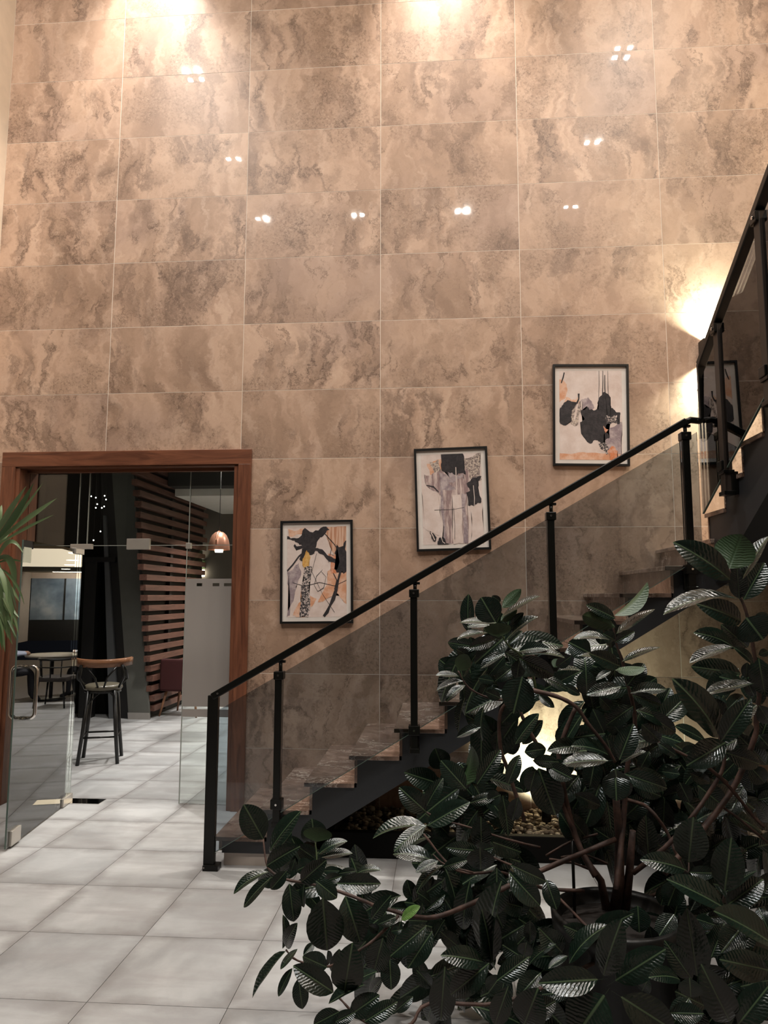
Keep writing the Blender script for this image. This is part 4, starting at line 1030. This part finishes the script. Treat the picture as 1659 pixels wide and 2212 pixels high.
br(480,1650,2.765, [(1055,905),(930,1030),(840,1100),(640,1210),(450,1175),(380,1110)], .006, .003)
br(480,1650,2.765, [(600,740),(560,660),(565,560),(555,465)], .0035, .0025, mat=MST)
br(480,1650,2.765, [(2300,1150),(1700,1420),(1240,1430),(1130,1554),(980,1590),(820,1520),(720,1420),(668,1365)], .007, .003)
br(480,1650,2.765, [(2250,1050),(1900,700),(1620,560),(1540,510)], .006, .003)
br(480,1650,2.765, [(1900,500),(1700,450),(1480,380),(1300,330),(1220,288)], .005, .003)
br(480,1650,2.765, [(1500,650),(1330,600),(1260,540)], .004, .0025)
br(940,1200,3.318, [(430,478),(520,640),(600,705),(690,830),(720,960)], .003, .006, mat=MST)
br(940,1200,3.318, [(165,826),(225,930),(330,1000),(480,1035),(700,970)], .003, .005)
br(940,1200,3.318, [(690,965),(870,1010),(1010,1085),(1100,1210),(1220,1360),(1290,1480)], .009, .006, -.05)
br(940,1200,3.318, [(700,970),(600,1010),(490,1080),(458,1200),(472,1400),(515,1520),(640,1900)], .006, .008, -.06)
br(940,1200,3.318, [(1010,1085),(920,1300),(890,1500),(1000,2000),(1150,2300)], .008, .013)
br(940,1200,3.318, [(600,1090),(645,1200),(800,1500),(1000,2000)], .006, .010)
br(940,1200,3.318, [(1275,500),(1300,640),(1340,750),(1372,900),(1420,1080),(1430,1250),(1380,1500),(1350,1900),(1300,2400)], .0035, .012)
br(1300,1100,3.688, [(1010,472),(1070,640),(1130,760),(1170,900),(1220,1180),(1255,1450),(1230,1660),(1215,1830),(1000,2300),(500,2900)], .004, .012)
br(1300,1100,3.688, [(925,1780),(950,1880),(952,2100),(600,2600),(250,2900)], .005, .010)
br(1300,1100,3.688, [(450,1862),(620,1940),(820,2040),(1000,2180)], .006, .006)
br(1060,1650,2.770, [(740,200),(870,230),(950,270),(1050,400),(1110,540),(1160,640)], .008, .005, .1)
br(1060,1650,2.770, [(1240,-10),(1300,20),(1430,140),(1560,300),(1640,380)], .007, .006, .0)
br(1060,1650,2.770, [(1360,240),(1500,340),(1680,490)], .005, .005, .05)
br(1060,1650,2.770, [(1130,600),(1180,650),(1185,590)], .004, .003)
br(1060,1650,2.770, [(670,1268),(740,1380),(900,1420),(1000,1300),(900,1000)], .004, .008, .2)
br(1060,1650,2.770, [(800,850),(1100,760),(1350,860),(1400,760)], .008, .004, .3)
br(1060,1650,2.770, [(420,560),(560,545),(700,600)], .004, .005, .15); br(1060,1650,2.770, [(350,570),(480,590),(640,650)], .004, .005, .17)
br(1060,1650,2.770, [(330,550),(470,470),(640,420)], .004, .005, .12); br(1060,1650,2.770, [(-400,420),(-200,640),(70,650),(300,740),(560,760)], .004, .007, .1)
# trunks and stakes, pot
def P3(x, y, d): return atd(1060+x/2.77, 1650+y/2.77, d)
for pts, r0, r1, nm in (([(745,150),(770,450),(770,700),(740,900)], .013, .024, 'trunk'), ([(560,560),(660,700),(700,900)], .010, .018, 'trunk'), ([(850,400),(830,650),(800,900)], .012, .02, 'trunk')):
    MB().tube([P3(x, y, 2.82) for x, y in pts], [r0+(r1-r0)*i/(len(pts)-1) for i in range(len(pts))], 10).build(nm, MBk.mat, rp_)
MB().tube([P3(488, 460, 2.80), P3(505, 960, 2.76)], .006, 8).build('stake', M['black'], rp_)
rp_i = wloc(rp_)
pot = empty('plant_pot', tuple(POT), 'round black pot holding the rubber plant', 'pot')
MB().lathe([(.0001, 0), (.17, 0), (.215, .50), (.235, .505), (.240, .56), (.225, .57), (.215, .55), (.205, .50), (.0001, .50)], tuple(POT), 36).build('body', plain('pot_plastic', (.010, .009, .008), .4), pot)
MB().lathe([(.205, .515), (.1, .53), (.0001, .535)], tuple(POT), 24).build('soil', plain('soil', (.012, .008, .006), .95), pot)

# ------------------------------------------------------------------ STRAPPY PLANT AT THE LEFT EDGE
ya = empty('dracaena_plant', (-2.62, -1.62, 0), 'tall strappy green palm-like plant reaching in at the left edge', 'plant')
YL = N('strap_leaf'); tcy = YL.obj(True, (1, 1, 1))
YL.bs(base=YL.mix(YL.n('ShaderNodeObjectInfo').outputs['Random'], (.05, .10, .035), (.16, .23, .11)), rough=.38)
ry = random.Random(4)
def strap(P, wd_, drop_n=None):
    Q = []; P = [Vector(p) for p in P]
    for t in range(11):
        t = t/10
        if len(P) == 3: Q.append(P[0]*(1-t)**2+P[1]*2*t*(1-t)+P[2]*t*t)
        else: Q.append(P[0].lerp(P[1], t))
    vs = []; fs = []
    for i, q in enumerate(Q):
        d = (Q[min(i+1, 10)]-Q[max(i-1, 0)]).normalized()
        v = (CAM-q).normalized(); s = d.cross(v).normalized()
        nn = s.cross(d); s = (Matrix.Rotation(drop_n or 0, 3, d) @ s)
        w_ = wd_*(.35+.65*math.sin(min(1, i/10*1.6)*math.pi/2))*(1-(i/10)**3) + .0008
        vs += [q-s*w_/2, q-nn*w_*.12, q+s*w_/2]
    for i in range(10): fs += [(3*i, 3*i+1, 3*i+4, 3*i+3), (3*i+1, 3*i+2, 3*i+5, 3*i+4)]
    MB().add(vs, fs, 0, True).build('leaf', YL.mat, ya)
def ypx(x, y, d=4.62): return atd(x/5.53, 1020+y/5.53, d)
for ln in '''-60,760,90,480,315,165,52;-40,800,180,560,405,125,62;-20,820,250,500,510,130,30;0,800,360,520,680,310,48;0,850,330,640,640,510,28;-60,700,-10,520,22,390,60
-40,1060,110,640,280,970,42;-30,1040,200,900,170,1490,72;-20,1080,120,1020,275,1072,24;-60,1200,60,1250,112,1535,52;0,1150,200,1250,290,1580,30;-60,1300,60,1450,120,1820,50
0,1200,120,1400,215,1840,30;-80,1400,60,1600,90,1990,50;20,1300,150,1550,225,1960,34;-40,1500,90,1650,130,2050,40;-100,1250,10,1300,30,1700,60;60,1280,180,1440,240,1560,26
-20,1450,100,1700,190,2020,30;-90,1600,20,1800,60,2150,44;-60,1240,90,1360,170,1700,40;0,1560,120,1760,220,1880,30;-70,1700,0,1850,30,2130,40;-80,1000,-20,1100,20,1400,60
-20,1380,70,1500,150,1760,36;10,1420,110,1560,180,1800,30;-30,1620,60,1780,110,1950,36;30,1200,130,1330,200,1650,30;-60,900,20,820,130,700,36;-60,1480,20,1620,40,1960,50;40,1650,130,1800,200,1990,24
0,1180,90,1500,60,1900,40;20,1230,160,1500,140,1850,34;-30,1330,130,1480,100,1700,44;-10,1700,60,1850,150,2060,30;-50,1120,60,1180,90,1600,46;60,1480,150,1650,230,1740,26'''.replace('\n', ';').split(';'):
    q = [float(v) for v in ln.split(',')]
    d = ry.uniform(-.10, .10)
    strap([ypx(q[0], q[1], 4.62+d), ypx(q[2], q[3], 4.62+d-.03), ypx(q[4], q[5], 4.62+d+ry.uniform(-.06, .06))], 1.45*q[6]/5.53/F_PX*4.62, ry.uniform(-.6, .6))
for q in range(22):   # the rest of the crown, outside the frame
    an = ry.uniform(R(95), R(265)); c0 = Vector((-2.5, -1.62, ry.uniform(1.5, 2.05))); l = ry.uniform(.35, .6); up_ = ry.uniform(-.3, .5)
    strap([c0, c0+Vector((math.cos(an)*l*.5, math.sin(an)*l*.5, .2+up_*.3)), c0+Vector((math.cos(an)*l, math.sin(an)*l, up_-.25))], .035, ry.uniform(-1, 1))
MB().tube([(-2.66, -1.62, .36), (-2.63, -1.60, 1.1), (-2.56, -1.62, 2.0)], [.04, .032, .022], 10).build('trunk', MBk.mat, ya)
MB().tube([(-2.62, -1.66, .36), (-2.60, -1.68, .9), (-2.54, -1.64, 1.55)], [.035, .028, .02], 10).build('trunk', MBk.mat, ya)
yp = empty('tall_planter', (-2.64, -1.62, 0), 'round dark planter of the strappy plant at the left', 'pot')
MB().lathe([(.0001, 0), (.13, 0), (.17, .36), (.175, .40), (.16, .40), (.155, .35), (.0001, .35)], (-2.64, -1.62, 0), 28).build('body', plain('planter', (.03, .028, .025), .5), yp)
